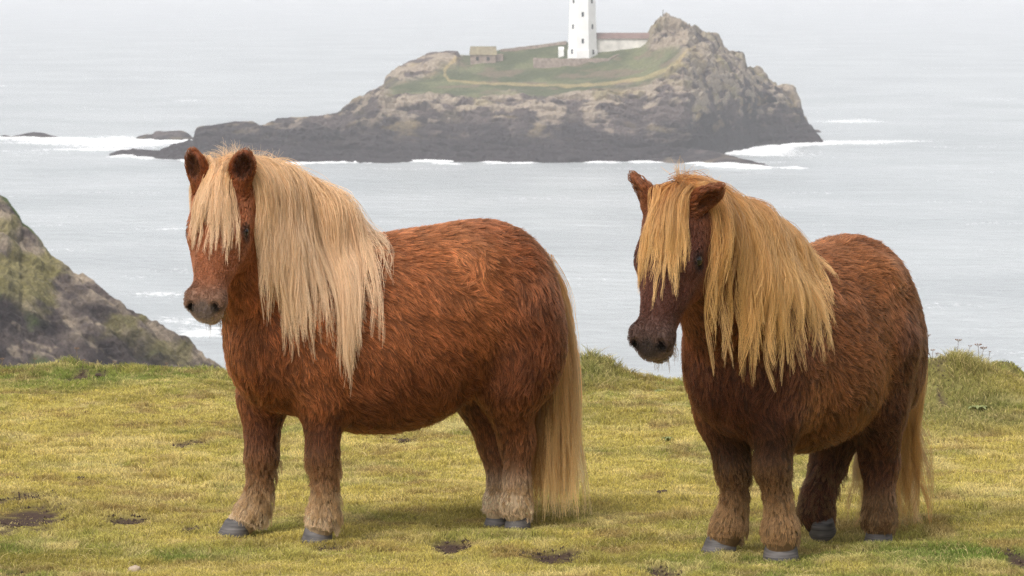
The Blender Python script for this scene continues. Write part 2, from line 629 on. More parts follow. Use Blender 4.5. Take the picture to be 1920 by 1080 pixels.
SIL = np.array([(205, 289), (225, 281), (250, 279), (300, 284), (340, 275), (362, 266), (368, 240), (400, 238), (440, 229), (470, 228), (490, 238), (505, 232), (520, 222), (560, 221),
                (600, 217), (632, 213), (645, 200), (660, 189), (700, 170), (719, 160), (723, 146), (742, 129), (765, 117), (780, 112), (800, 100), (825, 95), (855, 94), (862, 103), (885, 104),
                (940, 93), (1000, 87), (1063, 79), (1120, 78), (1200, 76), (1214, 66), (1224, 54), (1236, 44), (1245, 33), (1258, 36), (1274, 34), (1282, 46), (1298, 54), (1310, 64), (1340, 68),
                (1350, 76), (1366, 96), (1395, 103), (1400, 128), (1428, 135), (1442, 155), (1458, 168), (1486, 170), (1500, 190), (1507, 222), (1522, 240), (1546, 267)], float)
WAT = np.array([(205, 293), (300, 298), (365, 301), (480, 304), (560, 307), (660, 304), (800, 303), (1000, 305), (1200, 303), (1290, 300), (1340, 292), (1390, 283), (1420, 276), (1480, 271), (1546, 268.5)], float)
CLF = np.array([(205, 291), (365, 272), (500, 262), (640, 240), (720, 188), (760, 184), (900, 180), (1000, 182), (1100, 176), (1200, 166), (1250, 140), (1280, 112), (1330, 125), (1400, 160), (1480, 205), (1546, 268)], float)
MIDG = np.array([(205, 290), (365, 255), (500, 243), (640, 221), (720, 172), (760, 150), (900, 150), (1000, 152), (1100, 148), (1200, 132), (1250, 105), (1280, 88), (1330, 95), (1400, 140), (1480, 185), (1546, 267.6)], float)


def isl_cols():
    us = np.unique(np.concatenate([SIL[:, 0], WAT[:, 0], CLF[:, 0]]))
    out = []
    for u in us:
        vw = np.interp(u, WAT[:, 0], WAT[:, 1])
        vc = np.interp(u, CLF[:, 0], CLF[:, 1])
        vm = np.interp(u, MIDG[:, 0], MIDG[:, 1])
        vs = np.interp(u, SIL[:, 0], SIL[:, 1])
        vm = max(vm, vs + 1)
        vc = max(vc, vm + 1)
        vw = max(vw, vc + 1)
        yw = water_Y(vw)
        wide = float(np.interp(u, [205, 365, 640, 760, 1000, 1300, 1440, 1546], [.10, .3, .55, .9, 1, .8, .5, .12]))
        yc, ym, ys = yw + 34 * wide, yw + 60 * wide, yw + 92 * wide
        yb = ys + 40 * wide
        zb = P(u, vs, ys)[2]
        # behind the skyline: a short top, then down to the sea
        def v_of(z, y):
            return float(540 - F * math.tan(math.atan2(z - CAM[2], y) + PITCH))
        out.append((u, [(v_of(SEA - 3, yw - 4), yw - 4), (vw, yw), (vc, yc), (vm, ym), (vs, ys), (v_of(zb - 2, ys + 8 * wide), ys + 8 * wide), (v_of(SEA - 3, yb), yb)]))
    return out


V, U, PAR = loft(isl_cols(), 760, [4, 150, 70, 60, 10, 16], None)
pv = V.reshape(-1, 3)
uq, pq = U.ravel(), PAR.ravel()
# the grass cap and its worn path, in the island's own ground plan
vv_ = 540 - F * np.tan(np.arctan2(pv[:, 2] - CAM[2], pv[:, 1]) + PITCH)
gn = fbm(pv / np.array([9., 9., 5.]), 4, 201) - .5
gsm = sstep(-6, 9, np.interp(uq, CLF[:, 0], CLF[:, 1]) + gn * 34 - vv_) * sstep(715, 745, uq) * sstep(1300, 1255, uq + (vv_ - 100) * .3) * sstep(1.5, 1.8, pq)
knob = sstep(875, 855, uq) * sstep(20, -6, vv_ - (np.interp(uq, [700, 760, 830, 880], [150, 150, 128, 112])) + gn * 30)
gsm = gsm * (1 - knob)
gsm = gsm * (1 - sstep(1205, 1225, uq) * sstep(100, 88, vv_))
rockm = 1 - gsm
nr = grid_normals(V).reshape(-1, 3)
nr *= np.where(nr[:, 1] > 0, -1, 1)[:, None]
out_dir = norm(np.array([0, -.8, .6]) + 0 * nr)
endf = (sstep(205, 380, uq) * sstep(1560, 1480, uq) * .75 + .25) * (1 + .8 * sstep(1195, 1225, uq) * sstep(1330, 1300, uq) * sstep(3.0, 3.7, pq))
disp = strata(pv, 11.0, 211) * 2.4 + strata(pv, 3.6, 231) * 1.9 + (ridged(pv / 1.7, 3, 251) - .6) * 1.7
disp = disp * rockm * endf * sstep(6.0, 4.6, pq) + gsm * 1.2 * (fbm(pv / 3.0, 4, 257) - .5)
disp *= np.where(pq < 1.6, .75, 1.0) * (1 - .55 * sstep(3.4, 3.9, pq) * (1 - sstep(1200, 1230, uq)))
pv2 = pv + out_dir * disp[:, None]
fine = (disp - disp.mean()) / 2.5  # relief height; keeps recesses darker below, cavity shade put into the colour
hgtv = pv[:, 2] - SEA
cn = fbm(pv / np.array([14., 14., 5.]), 5, 261)
cn2 = fbm(pv / np.array([4., 4., 1.6]), 4, 271)
c = mixc(R_DARK, R_MID, sstep(5, 15, hgtv + (cn - .5) * 26 + (cn2 - .5) * 10))
c = mixc(c, R_DARK, sstep(.52, .66, fbm(pv / np.array([9., 9., 6.]), 4, 263)) * .95 * sstep(1290, 1400, uq))  # dark patches on the right face paint in its cave-like shadows
pale = sstep(.52, .62, cn2 + .22 * sstep(5, 20, hgtv) - .10 + .12 * np.clip(fine, -1, 1)) * sstep(4, 13, hgtv + (cn - .5) * 12)
c = mixc(c, R_PALE, pale * .8)
c = mixc(c, R_OCHRE, sstep(.57, .70, fbm(pv / np.array([7., 7., 2.2]), 4, 281)) * .55 * sstep(3, 10, hgtv))
c = mixc(c, R_LICHEN, sstep(.56, .70, fbm(pv / np.array([8., 8., 4.]), 4, 287)) * .5 * sstep(8, 16, hgtv))
c = mixc(c, R_PALE, .55 * sstep(1200, 1240, uq) * sstep(3.0, 3.8, pq) * sstep(.38, .6, cn2))
gc = mixc(I_GRASS, I_GRASS2, sstep(.4, .65, fbm(pv / 9., 4, 291)))
gc = mixc(gc, np.array([.17, .125, .085]), sstep(.5, .66, fbm(pv / np.array([6., 6., 3.]), 4, 297)) * .8)
path = np.array([(862, 112), (846, 120), (834, 131), (834, 142), (842, 151), (900, 156), (1000, 160), (1080, 161), (1150, 155), (1210, 146), (1250, 131), (1275, 113), (1292, 99), (1306, 90)], float)
dd = np.full(len(pv), 1e9)
for (a, b) in zip(path[:-1], path[1:]):
    ab = b - a
    t = np.clip(((uq - a[0]) * ab[0] + (vv_ - a[1]) * ab[1]) / (ab @ ab), 0, 1)
    dd = np.minimum(dd, np.hypot(uq - a[0] - t * ab[0], (vv_ - a[1] - t * ab[1]) * 1.0))
pw = np.interp(uq, [830, 850, 1000, 1150, 1250, 1300], [2.2, 2.0, 2.8, 3.6, 4.5, 2.5])
pm = sstep(pw * 1.3, pw * .5, dd + (fbm(pv / 2.5, 3, 301) - .5) * 4) * sstep(1.5, 1.8, pq)
c = mixc(c, gc, gsm)
c = mixc(c, I_PATH, pm * (.3 + .6 * cn2))
island = mesh_obj('island', pv2, grid_faces(*PAR.shape), M_ROCK, colors=c)
tag(island, 'rocky sea island with a grassy cap and worn tan path', kind='structure')
ISL_V, ISL_U, ISL_P, ISL_S = V.copy(), U.copy(), PAR.copy(), vv_.reshape(PAR.shape).copy()


def isl_z(u, v):
    """Distance to the island surface that shows at (u, v)."""
    j = int(np.argmin(np.abs(ISL_U[0] - u)))
    rows = np.where((ISL_P[:, j] >= 1) & (ISL_P[:, j] <= 4))[0]
    k = rows[np.argmin(np.abs(ISL_S[rows, j] - v))]
    return float(ISL_V[k, j, 1])


# loose rocks and reefs in the surf: (name, label, columns of (u, v top, v water))
def reef(name, label, prof, thick, seed, n_u, kind=None):
    cols_ = []
    def v_of(z, y):
        return float(540 - F * math.tan(math.atan2(z - CAM[2], y) + PITCH))
    for (u, vt, vw) in prof:
        yw = water_Y(vw)
        yt = yw + thick * .5
        zt = P(u, vt, yt)[2]
        cols_.append((u, [(v_of(SEA - 2, yw - 2), yw - 2), (vw, yw), (vt, yt), (v_of(SEA - 2, yw + thick), yw + thick)]))
    V_, U_, R_ = loft(cols_, n_u, [3, 26, 12], None)
    p = V_.reshape(-1, 3)
    e = sstep(prof[0][0], prof[0][0] + 25, U_.ravel()) * sstep(prof[-1][0], prof[-1][0] - 25, U_.ravel())
    d = (strata(p, 5.0, seed) * .7 + strata(p, 1.8, seed + 5) * .35) * (.15 + .85 * e)
    p2 = p + norm(np.array([0, -.7, .7])) * d[:, None]
    c_ = mixc(R_DARK, R_MID, sstep(.4, .7, fbm(p / 3., 4, seed + 11)) * .8)
    c_ = mixc(c_, R_OCHRE, sstep(.6, .72, fbm(p / np.array([5., 5., 1.5]), 3, seed + 17)) * .3)
    org = p2.mean(0)
    org[2] = SEA
    o = mesh_obj(name, p2, grid_faces(*R_.shape), M_ROCK, colors=c_, origin=org)
    return tag(o, label, 'rock', 'rocks standing in the surf')


reef('sea_rock', 'long low dark reef reaching out to sea from the right end of the island',
     [(1150, 297, 301), (1200, 290, 303), (1240, 283, 304), (1290, 281, 306), (1340, 285, 309), (1380, 294, 311), (1410, 303, 312), (1430, 308, 312.5), (1452, 312, 313)], 34, 331, 150)
reef('sea_rock', 'small flat-topped dark rock in white surf off the left tail of island',
     [(254, 258, 262), (262, 255, 263), (285, 253, 264), (290, 247, 265), (315, 246, 266), (345, 246, 265), (352, 249, 265), (362, 258, 265), (372, 264, 265)], 22, 351, 90)
reef('sea_rock', 'farthest low dark rock awash in surf, well off the island tail',
     [(-6, 257, 259), (8, 253.5, 259), (22, 257, 259), (34, 256, 259.5), (48, 251, 259.5), (70, 248.5, 260), (86, 251, 260.5), (96, 256, 261.5), (115, 258, 263), (134, 263, 264)], 20, 371, 90)
reef('sea_rock', 'tiny dark rock in the foam beside the steep right end of island',
     [(1520, 246, 248), (1526, 243.5, 248), (1534, 243, 248), (1540, 247, 248)], 8, 391, 24)

# the near headland on the left
HS = np.array([(-9000, -30), (-5000, -38), (-3000, -44), (-2000, -40), (-1400, -20), (-1000, 10), (-700, 48), (-400, 130), (-150, 262), (-60, 322), (0, 362), (14, 374), (22, 388), (36, 408), (40, 419), (62, 432), (85, 460), (104, 482), (130, 504), (160, 521), (185, 537), (215, 562),
               (240, 578), (265, 592), (290, 612), (310, 626), (340, 643), (362, 657), (392, 676), (415, 693), (450, 730), (520, 800)], float)
hc = []
for (u, vs) in HS:
    ys = 238 - max(u, -400) * .03
    vb = 800 + max(0, vs - 700) * 1.0 + 60
    hc.append((u, [(1560 + vs * .1, 188), (max(vb, vs + 80), 212), (vs + (vb - vs) * .35, 226), (vs, ys), (vs + 140, ys + 40), (1200 + vs * .1, ys + 55)]))
V, U, PAR = loft(hc, np.concatenate([np.linspace(-9000, -1000, 50, endpoint=False), np.linspace(-1000, -350, 70, endpoint=False), np.linspace(-350, 520, 560)]), [16, 130, 120, 8, 5], None)
pv = V.reshape(-1, 3)
uq, pq = U.ravel(), PAR.ravel()
vv2 = 540 - F * np.tan(np.arctan2(pv[:, 2] - CAM[2], pv[:, 1]) + PITCH)
dsil = vv2 - np.interp(uq, HS[:, 0], HS[:, 1])
q = pv @ np.array([[math.cos(.6), 0, math.sin(.6)], [0, 1, 0], [-math.sin(.6), 0, math.cos(.6)]])     # beds dip to the right
disp = strata(q, 4.2, 401) * 1.0 + strata(q, 1.5, 421) * .55 + (ridged(q / .7, 3, 441) - .6) * .5
gr = sstep(.42, .6, fbm(pv / 3.0, 4, 451) + .30 * sstep(60, 0, dsil) * sstep(230, 30, uq + (fbm(pv / 5.0, 3, 453) - .5) * 260) + .5 * sstep(60, -80, uq + (fbm(pv / 4.0, 4, 455) - .5) * 300 + dsil * .3) - .22)
disp *= 1 - .7 * gr
pv2 = pv + norm(np.array([.25, -.75, .6])) * disp[:, None] * np.where(pq > 3, .3, 1)[:, None]
n1 = fbm(q / np.array([3.0, 3.0, 1.2]), 5, 461)
n2 = fbm(q / np.array([1.3, 1.3, .5]), 4, 471)
lim = np.interp(uq, [-100, 0, 100, 200, 300, 420], [210, 185, 95, 52, 22, 0])
up = sstep(50, -40, dsil - lim + (fbm(pv / np.array([5., 5., 3.]), 4, 475) - .5) * 150)
c = mixc(R_DARK, R_MID * 1.0, sstep(.35, .7, n1))
c = mixc(c, R_PALE * .9, sstep(.58, .70, n2) * .7)
cu_ = mixc(R_MID, R_PALE, sstep(.38, .62, n1 * .5 + n2 * .5))
cu_ = mixc(cu_, np.array([.21, .185, .055]), sstep(.45, .60, fbm(pv / np.array([3.5, 3.5, 2.]), 4, 481)) * .75)
cu_ = mixc(cu_, R_DARK * 1.6, sstep(.55, .7, fbm(q / np.array([2., 2., 1.]), 4, 487)) * .6)
c = mixc(c, cu_, up)
c = mixc(c, np.array([.075, .105, .025]), gr)
head = mesh_obj('headland', pv2, grid_faces(*PAR.shape), M_ROCK2, colors=c)
tag(head, 'steep lichen-covered rock headland sloping down to the sea', kind='structure')

# ------------------------------------------------------------------ sea
M_SEA, nt, out = new_mat('sea_water')
b = N_(nt, 'ShaderNodeBsdfPrincipled')
b.inputs['Roughness'].default_value = 0.22
b.inputs['IOR'].default_value = 1.33
tc = N_(nt, 'ShaderNodeTexCoord')
mp = N_(nt, 'ShaderNodeMapping')
mp.inputs['Scale'].default_value = (.16, .26, .2)
nt.links.new(tc.outputs['Object'], mp.inputs['Vector'])
n1_ = N_(nt, 'ShaderNodeTexNoise')
n1_.inputs['Scale'].default_value = 1.0
n1_.inputs['Detail'].default_value = 9
n1_.inputs['Roughness'].default_value = 0.62
n1_.inputs['Distortion'].default_value = 0.4
nt.links.new(mp.outputs[0], n1_.inputs['Vector'])
bpn = N_(nt, 'ShaderNodeBump')
bpn.inputs['Strength'].default_value = 0.9
bpn.inputs['Distance'].default_value = 1.4
nt.links.new(n1_.outputs['Fac'], bpn.inputs['Height'])
nt.links.new(bpn.outputs[0], b.inputs['Normal'])
fa = N_(nt, 'ShaderNodeAttribute', attribute_name='foam')
nf = N_(nt, 'ShaderNodeTexNoise')
nf.inputs['Scale'].default_value = 0.7
nf.inputs['Detail'].default_value = 8
nf.inputs['Roughness'].default_value = 0.7
nt.links.new(tc.outputs['Object'], nf.inputs['Vector'])
ms = N_(nt, 'ShaderNodeMapRange')
ms.inputs['To Min'].default_value = -.35
ms.inputs['To Max'].default_value = 1.35
nt.links.new(nf.outputs['Fac'], ms.inputs['Value'])
ad = N_(nt, 'ShaderNodeMath', operation='ADD')
nt.links.new(fa.outputs['Fac'], ad.inputs[0])
nt.links.new(ms.outputs[0], ad.inputs[1])
fr = N_(nt, 'ShaderNodeMapRange', interpolation_type='SMOOTHSTEP')
fr.inputs['From Min'].default_value = 0.88
fr.inputs['From Max'].default_value = 1.22
nt.links.new(ad.outputs[0], fr.inputs['Value'])
wc = N_(nt, 'ShaderNodeTexNoise')
wc.inputs['Scale'].default_value = 0.02
wc.inputs['Detail'].default_value = 4
nt.links.new(tc.outputs['Object'], wc.inputs['Vector'])
wr = N_(nt, 'ShaderNodeValToRGB')
wr.color_ramp.elements[0].position = .35
wr.color_ramp.elements[1].position = .65
wr.color_ramp.elements[0].color = (.435, .460, .470, 1)
wr.color_ramp.elements[1].color = (.53, .555, .563, 1)
nt.links.new(wc.outputs['Fac'], wr.inputs[0])
mxc = N_(nt, 'ShaderNodeMix', data_type='RGBA')
nt.links.new(fr.outputs[0], mxc.inputs['Factor'])
nt.links.new(wr.outputs[0], mxc.inputs['A'])
mxc.inputs['B'].default_value = (.92, .92, .92, 1)
nt.links.new(mxc.outputs['Result'], b.inputs['Base Color'])
rm = N_(nt, 'ShaderNodeMapRange')
rm.inputs['To Min'].default_value = .22
rm.inputs['To Max'].default_value = .9
nt.links.new(fr.outputs[0], rm.inputs['Value'])
nt.links.new(rm.outputs[0], b.inputs['Roughness'])
nt.links.new(b.outputs[0], out.inputs['Surface'])

tt = np.concatenate([np.linspace(-2.5, -.21, 26, endpoint=False), np.linspace(-.21, .21, 300), np.linspace(.21, 2.5, 27)[1:]])
ys = np.concatenate([np.linspace(45, 360, 40, endpoint=False), np.linspace(360, 700, 190, endpoint=False), np.linspace(700, 960, 250, endpoint=False), np.geomspace(960, 16000, 170)])
T, YS = np.meshgrid(tt, ys)
XS = T * YS
sp = np.stack([XS.ravel(), YS.ravel(), 0 * XS.ravel()], -1)
# surf: near the waterlines, and in streaks where the photograph shows it
wl = [(u, v) for u in np.arange(205, 1300, 4.0) for v in [np.interp(u, WAT[:, 0], WAT[:, 1])]]
wl += [(u, np.interp(u, WAT[:, 0], WAT[:, 1])) for u in np.arange(1375, 1548, 3.0)]
wl += [(u, np.interp(u, [1290, 1340, 1380, 1430, 1480], [306, 309, 311, 313, 313])) for u in np.arange(1290, 1480, 4.0)]
wl += [(u, 265) for u in np.arange(256, 374, 4.0)] + [(u, np.interp(u, [0, 86, 134], [259, 260.5, 264])) for u in np.arange(-4, 150, 4.0)]
wl = np.array(wl)
WY = water_Y(wl[:, 1])
WX = (wl[:, 0] - 960) / F * WY
su = 960 + F * sp[:, 0] / sp[:, 1]
sv = 540 - F * np.tan(np.arctan2(SEA - CAM[2], sp[:, 1]) + PITCH)
foam = np.zeros(len(sp))
near = np.where((sp[:, 1] > 690) & (sp[:, 1] < 1000) & (np.abs(sp[:, 0]) < 190))[0]
dmin = np.full(len(near), 1e9)
for (x, y) in zip(WX, WY):
    dmin = np.minimum(dmin, ((sp[near, 0] - x) / 1.0) ** 2 + ((sp[near, 1] - y) / 1.25) ** 2)
dmin = np.sqrt(dmin)
fn_ = fbm(sp[near, :2] / 9., 4, 501)
foam[near] = sstep(7.5, .5, dmin + (fn_ - .47) * 20)
patches = [(60, 262, 120, 7, .42), (180, 268, 160, 14, .38), (260, 272, 130, 10, .42), (60, 290, 120, 9, .3), (240, 258, 60, 9, .4), (1430, 276, 70, 8, .9), (1480, 290, 120, 10, .45), (1620, 267, 90, 5, .75), (1600, 224, 70, 9, .35), (1580, 240, 60, 6, .35),
           (1420, 281, 45, 5, 1.0), (300, 552, 80, 8, .6), (280, 430, 100, 5, .3), (250, 520, 60, 7, .4), (330, 600, 90, 12, .45), (360, 625, 60, 14, .5), (60, 232, 160, 5, .3), (1760, 570, 160, 6, .35), (1820, 480, 100, 4, .2),
           (120, 160, 260, 5, .15), (300, 190, 200, 5, .2)]
for (u, v, a, bb, s) in patches:
    foam += s * np.exp(-((su - u) / a) ** 2 - ((sv - v) / bb) ** 2)
streak = fbm(np.stack([sp[:, 0] / 30., sp[:, 1] / 14.], -1), 4, 511)
foam = np.clip(foam, 0, 1.1) * (.55 + .9 * streak) + .32 * sstep(.60, .76, streak)
sz = SEA + .5 * (fbm(np.stack([sp[:, 0] / 16., sp[:, 1] / 8.], -1), 3, 521) - .5) + .8 * np.clip(foam - .45, 0, 1) * (.4 + fbm(sp[:, :2] / 2.5, 3, 531))
sea = mesh_obj('sea', np.stack([sp[:, 0], sp[:, 1], sz], -1), grid_faces(*T.shape), M_SEA, attrs={'foam': foam})
tag(sea, 'pale grey sea with white surf round the rocks', kind='structure')

# ------------------------------------------------------------------ air between here and the island
M_HAZE, nt, out = new_mat('sea_haze')
pvn = N_(nt, 'ShaderNodeVolumePrincipled')
pvn.inputs['Color'].default_value = (.94, .945, .975, 1)
pvn.inputs['Density'].default_value = 0.00026
pvn.inputs['Anisotropy'].default_value = 0.0
nt.links.new(pvn.outputs[0], out.inputs['Volume'])
hb = np.array([(x, y, z) for x in (-42000, 42000) for y in (-300, 17500) for z in (SEA - 6, 9)], float)
haze = mesh_obj('haze', hb, [(0, 1, 3, 2), (4, 6, 7, 5), (0, 4, 5, 1), (2, 3, 7, 6), (0, 2, 6, 4), (1, 5, 7, 3)], M_HAZE, smooth=False)
tag(haze, 'pale sea haze between the turf and the island', 'haze', kind='stuff')

# ------------------------------------------------------------------ ponies
class Field:
    """A smooth union of bones on a grid: one continuous body surface."""

    def __init__(self, lo, hi, h):
        self.lo, self.h = np.asarray(lo, float), h
        self.n = np.ceil((np.asarray(hi) - self.lo) / h).astype(int) + 1
        self.D = np.full(self.n, 0.30, np.float32)

    def _box(self, lo, hi):
        a = np.clip(np.floor((lo - self.lo) / self.h).astype(int), 0, self.n - 1)
        b = np.clip(np.ceil((hi - self.lo) / self.h).astype(int) + 1, 1, self.n)
        sl = tuple(slice(x, y) for x, y in zip(a, b))
        ax = [self.lo[i] + self.h * np.arange(a[i], b[i]) for i in range(3)]
        return sl, np.stack(np.meshgrid(*ax, indexing='ij'), -1).astype(np.float32)

    def add(self, prim, k, cut=False):
        lo, hi = prim.bounds()
        sl, p = self._box(lo - (.02 if cut else .11), hi + (.02 if cut else .11))
        d = prim.dist(p)
        a = self.D[sl]
        if cut:
            d = -d
            hh = np.maximum(k - np.abs(a - d), 0) / k
            self.D[sl] = np.maximum(a, d) + hh * hh * k * .25
        else:
            hh = np.maximum(k - np.abs(a - d), 0) / k
            self.D[sl] = np.minimum(a, d) - hh * hh * k * .25

    def at(self, p):
        q = (p - self.lo) / self.h
        q = np.clip(q, 0, np.array(self.n) - 1.001)
        i = q.astype(int)
        t = q - i
        r = 0
        for dx in (0, 1):
            for dy in (0, 1):
                for dz in (0, 1):
                    w = (t[..., 0] if dx else 1 - t[..., 0]) * (t[..., 1] if dy else 1 - t[..., 1]) * (t[..., 2] if dz else 1 - t[..., 2])
                    r = r + w * self.D[i[..., 0] + dx, i[..., 1] + dy, i[..., 2] + dz]
        return r

    def grad(self, p):
        e = self.h
        g = np.stack([self.at(p + np.array(v) * e) - self.at(p - np.array(v) * e) for v in ((1, 0, 0), (0, 1, 0), (0, 0, 1))], -1)
        return norm(g)

    def push_out(self, p, m, it=2):
        for _ in range(it):
            d = self.at(p)
            c = np.maximum(m - d, 0)
            if not np.any(c > 1e-5): break
            p = p + self.grad(p) * c[..., None]
        return p

    def mesh(self):
        """Surface nets."""
        D, n = self.D, self.n
        s = D < 0
        c = [D[dx:n[0] - 1 + dx, dy:n[1] - 1 + dy, dz:n[2] - 1 + dz] for dx in (0, 1) for dy in (0, 1) for dz in (0, 1)]
        ins = sum((x < 0).astype(np.int8) for x in c)
        act = (ins > 0) & (ins < 8)
        idx = np.full(act.shape, -1, np.int64)
        cells = np.argwhere(act)
        idx[act] = np.arange(len(cells))
        vals = np.stack([x[act] for x in c], -1)
        corner = np.array([(dx, dy, dz) for dx in (0, 1) for dy in (0, 1) for dz in (0, 1)], float)
        acc = np.zeros((len(cells), 3))
        cnt = np.zeros(len(cells))
        for a in range(8):
            for b in range(a + 1, 8):
                if np.abs(corner[a] - corner[b]).sum() != 1: continue
                va, vb = vals[:, a], vals[:, b]
                m = (va < 0) != (vb < 0)
                t = np.where(m, va / np.where(m, va - vb, 1), 0)
                q = corner[a] + t[:, None] * (corner[b] - corner[a])
                acc += np.where(m[:, None], q, 0)
                cnt += m
        V = self.lo + self.h * (cells + acc / cnt[:, None])
        F_ = []
        for ax in range(3):
            o = [x for x in range(3) if x != ax]
            a = [slice(1, n[i] - 1) for i in range(3)]
            b = list(a)
            a[ax] = slice(0, n[ax] - 1)
            b[ax] = slice(1, n[ax])
            sa, sb = s[tuple(a)], s[tuple(b)]
            e = np.argwhere(sa != sb)
            flip = sb[tuple(e.T)]
            base = e.copy()
            for i in o: base[:, i] += 1
            qd = []
            for (p_, q_) in ((0, 0), (1, 0), (1, 1), (0, 1)):
                cc = base.copy()
                cc[:, o[0]] -= p_
                cc[:, o[1]] -= q_
                qd.append(idx[tuple(cc.T)])
            qd = np.stack(qd, -1)
            if ax == 1: flip = ~flip
            qd[flip] = qd[flip][:, ::-1]
            F_.append(qd)
        return V, np.concatenate(F_)


class Cone:
    """Round cone from a (radius ra) to b (radius rb)."""

    def __init__(self, a, ra, b, rb):
        self.a, self.b, self.ra, self.rb = np.asarray(a, float), np.asarray(b, float), ra, rb

    def bounds(self):
        return np.minimum(self.a - self.ra, self.b - self.rb), np.maximum(self.a + self.ra, self.b + self.rb)

    def dist(self, p):
        ab = self.b - self.a
        t = np.clip(((p - self.a) @ ab) / (ab @ ab), 0, 1)
        c = self.a + t[..., None] * ab
        return np.linalg.norm(p - c, axis=-1) - (self.ra + (self.rb - self.ra) * t)


class Ell:
    """Ellipsoid with axes (rows of R) and radii r."""

    def __init__(self, c, r, R=np.eye(3)):
        self.c, self.r, self.R = np.asarray(c, float), np.asarray(r, float), np.asarray(R, float)

    def bounds(self):
        e = np.sqrt((self.R.T ** 2) @ (self.r ** 2))
        return self.c - e, self.c + e

    def dist(self, p):
        q = (p - self.c) @ self.R.T
        k0 = np.linalg.norm(q / self.r, axis=-1)
        k1 = np.linalg.norm(q / self.r ** 2, axis=-1)
        return k0 * (k0 - 1) / np.maximum(k1, 1e-6)


def noise_vec(p, scale, seed):
    return np.stack([fbm(p / scale + 31.7 * i, 2, seed + 7 * i) - .5 for i in range(3)], -1) * 2


def resample(path, K):
    """(N,S,3) -> (N,K,3), even in index."""
    S = path.shape[1]
    t = np.linspace(0, S - 1, K)
    i = np.minimum(t.astype(int), S - 2)
    f = (t - i)[None, :, None]
    return path[:, i] * (1 - f) + path[:, i + 1] * f


def drape(field, root, d0, length, margin, steps_=22, grav=.22, wob=.0, seed=0, pull=None, zmin=None):
    """Guides that leave the root along d0, bend to gravity and lie on the body."""
    n = len(root)
    ds = (length / steps_)[:, None]
    p, d = root.copy(), norm(d0)
    path = [p.copy()]
    for s in range(steps_):
        g = np.array([0, 0, -1.0])
        tgt = g if pull is None else g + pull
        w = np.minimum(grav * (1 + .12 * s), .6)
        d = norm(d * (1 - w) + tgt * w)
        if wob:
            d = norm(d + noise_vec(p, .07, seed) * wob)
        q = p + d * ds
        q = field.push_out(q, margin * min(1.0, .35 + s * .12))
        d = norm(q - p)
        p = p + d * ds
        if zmin is not None:
            p[:, 2] = np.maximum(p[:, 2], zmin + .004 * rng.random(n))
        path.append(p.copy())
    return np.stack(path, 1)


def locks(guides, per, spread, K, tip_spread=.15, len_var=.18, curl=.0, seed=0, frizz=.002):
    """Strands round each guide, drawn together towards the tip."""
    N, S, _ = guides.shape
    g = np.repeat(resample(guides, K), per, 0)
    M = len(g)
    off = rng.normal(size=(M, 3)) * np.repeat(spread, per)[:, None]
    s = np.linspace(0, 1, K)
    w = (1 - s) ** .8 * (1 - tip_spread) + tip_spread
    out = g + off[:, None, :] * w[None, :, None]
    # vary length: slide along the guide
    lv = 1 - np.abs(rng.normal(size=M)) * len_var
    t = np.clip(lv, .3, 1.0)[:, None] * s[None] * (K - 1)
    i = np.minimum(t.astype(int), K - 2)
    f = (t - i)[..., None]
    r = np.arange(M)[:, None]
    out = out[r, i] * (1 - f) + out[r, i + 1] * f
    ph = rng.random((M, 1, 3)) * 6.28
    fq = rng.uniform(4, 11, (M, 1, 3))
    out += np.sin(ph + fq * s[None, :, None]) * frizz * s[None, :, None] ** .7
    if curl:
        phl = np.repeat(rng.random((N, 3)) * 6.28, per, 0)[:, None, :]
        fl = np.repeat(rng.uniform(7, 13, (N, 3)), per, 0)[:, None, :]
        out += np.sin(phl + fl * s[None, :, None]) * curl * s[None, :, None] * np.array([1, 1, .15])
    return out


def hoof_mesh(sole, top, toe, half_w, half_l, zc, tilt_parts):
    """A hoof: flat oval sole, sloping wall, rounded coronet. sole = centre on the ground, top = centre of the coronet."""
    n = 28
    rings = [(0.0, .97, .0), (.06, 1.0, .0), (.35, .95, 0), (.7, .88, 0), (.95, .82, 0), (1.06, .72, 0), (1.08, .4, 0)]
    x = norm(toe)
    up = norm(top - sole)
    y = norm(np.cross(np.array([0, 0, 1.0]), x))
    vs, fs = [], []
    h = np.linalg.norm(top - sole)
    for (t, s, _) in rings:
        c = sole + (top - sole) * t
        for k in range(n):
            a = 2 * math.pi * k / n
            ca, sa = math.cos(a), math.sin(a)
            rl = half_l * (1.0 if ca > 0 else .8)
            # heel is notched and lower
            jit = 1 + .012 * math.sin(a * 5 + t * 9)
            p = c + x * ca * rl * s * jit + y * sa * half_w * s * jit
            if tilt_parts and ca < 0:
                p = p - up * 0.0
            vs.append(p)
    for r in range(len(rings) - 1):
        for k in range(n):
            fs.append((r * n + k, r * n + (k + 1) % n, (r + 1) * n + (k + 1) % n, (r + 1) * n + k))
    fs.append(tuple(range(n))[::-1])
    fs.append(tuple((len(rings) - 1) * n + k for k in range(n)))
    return np.array(vs), fs


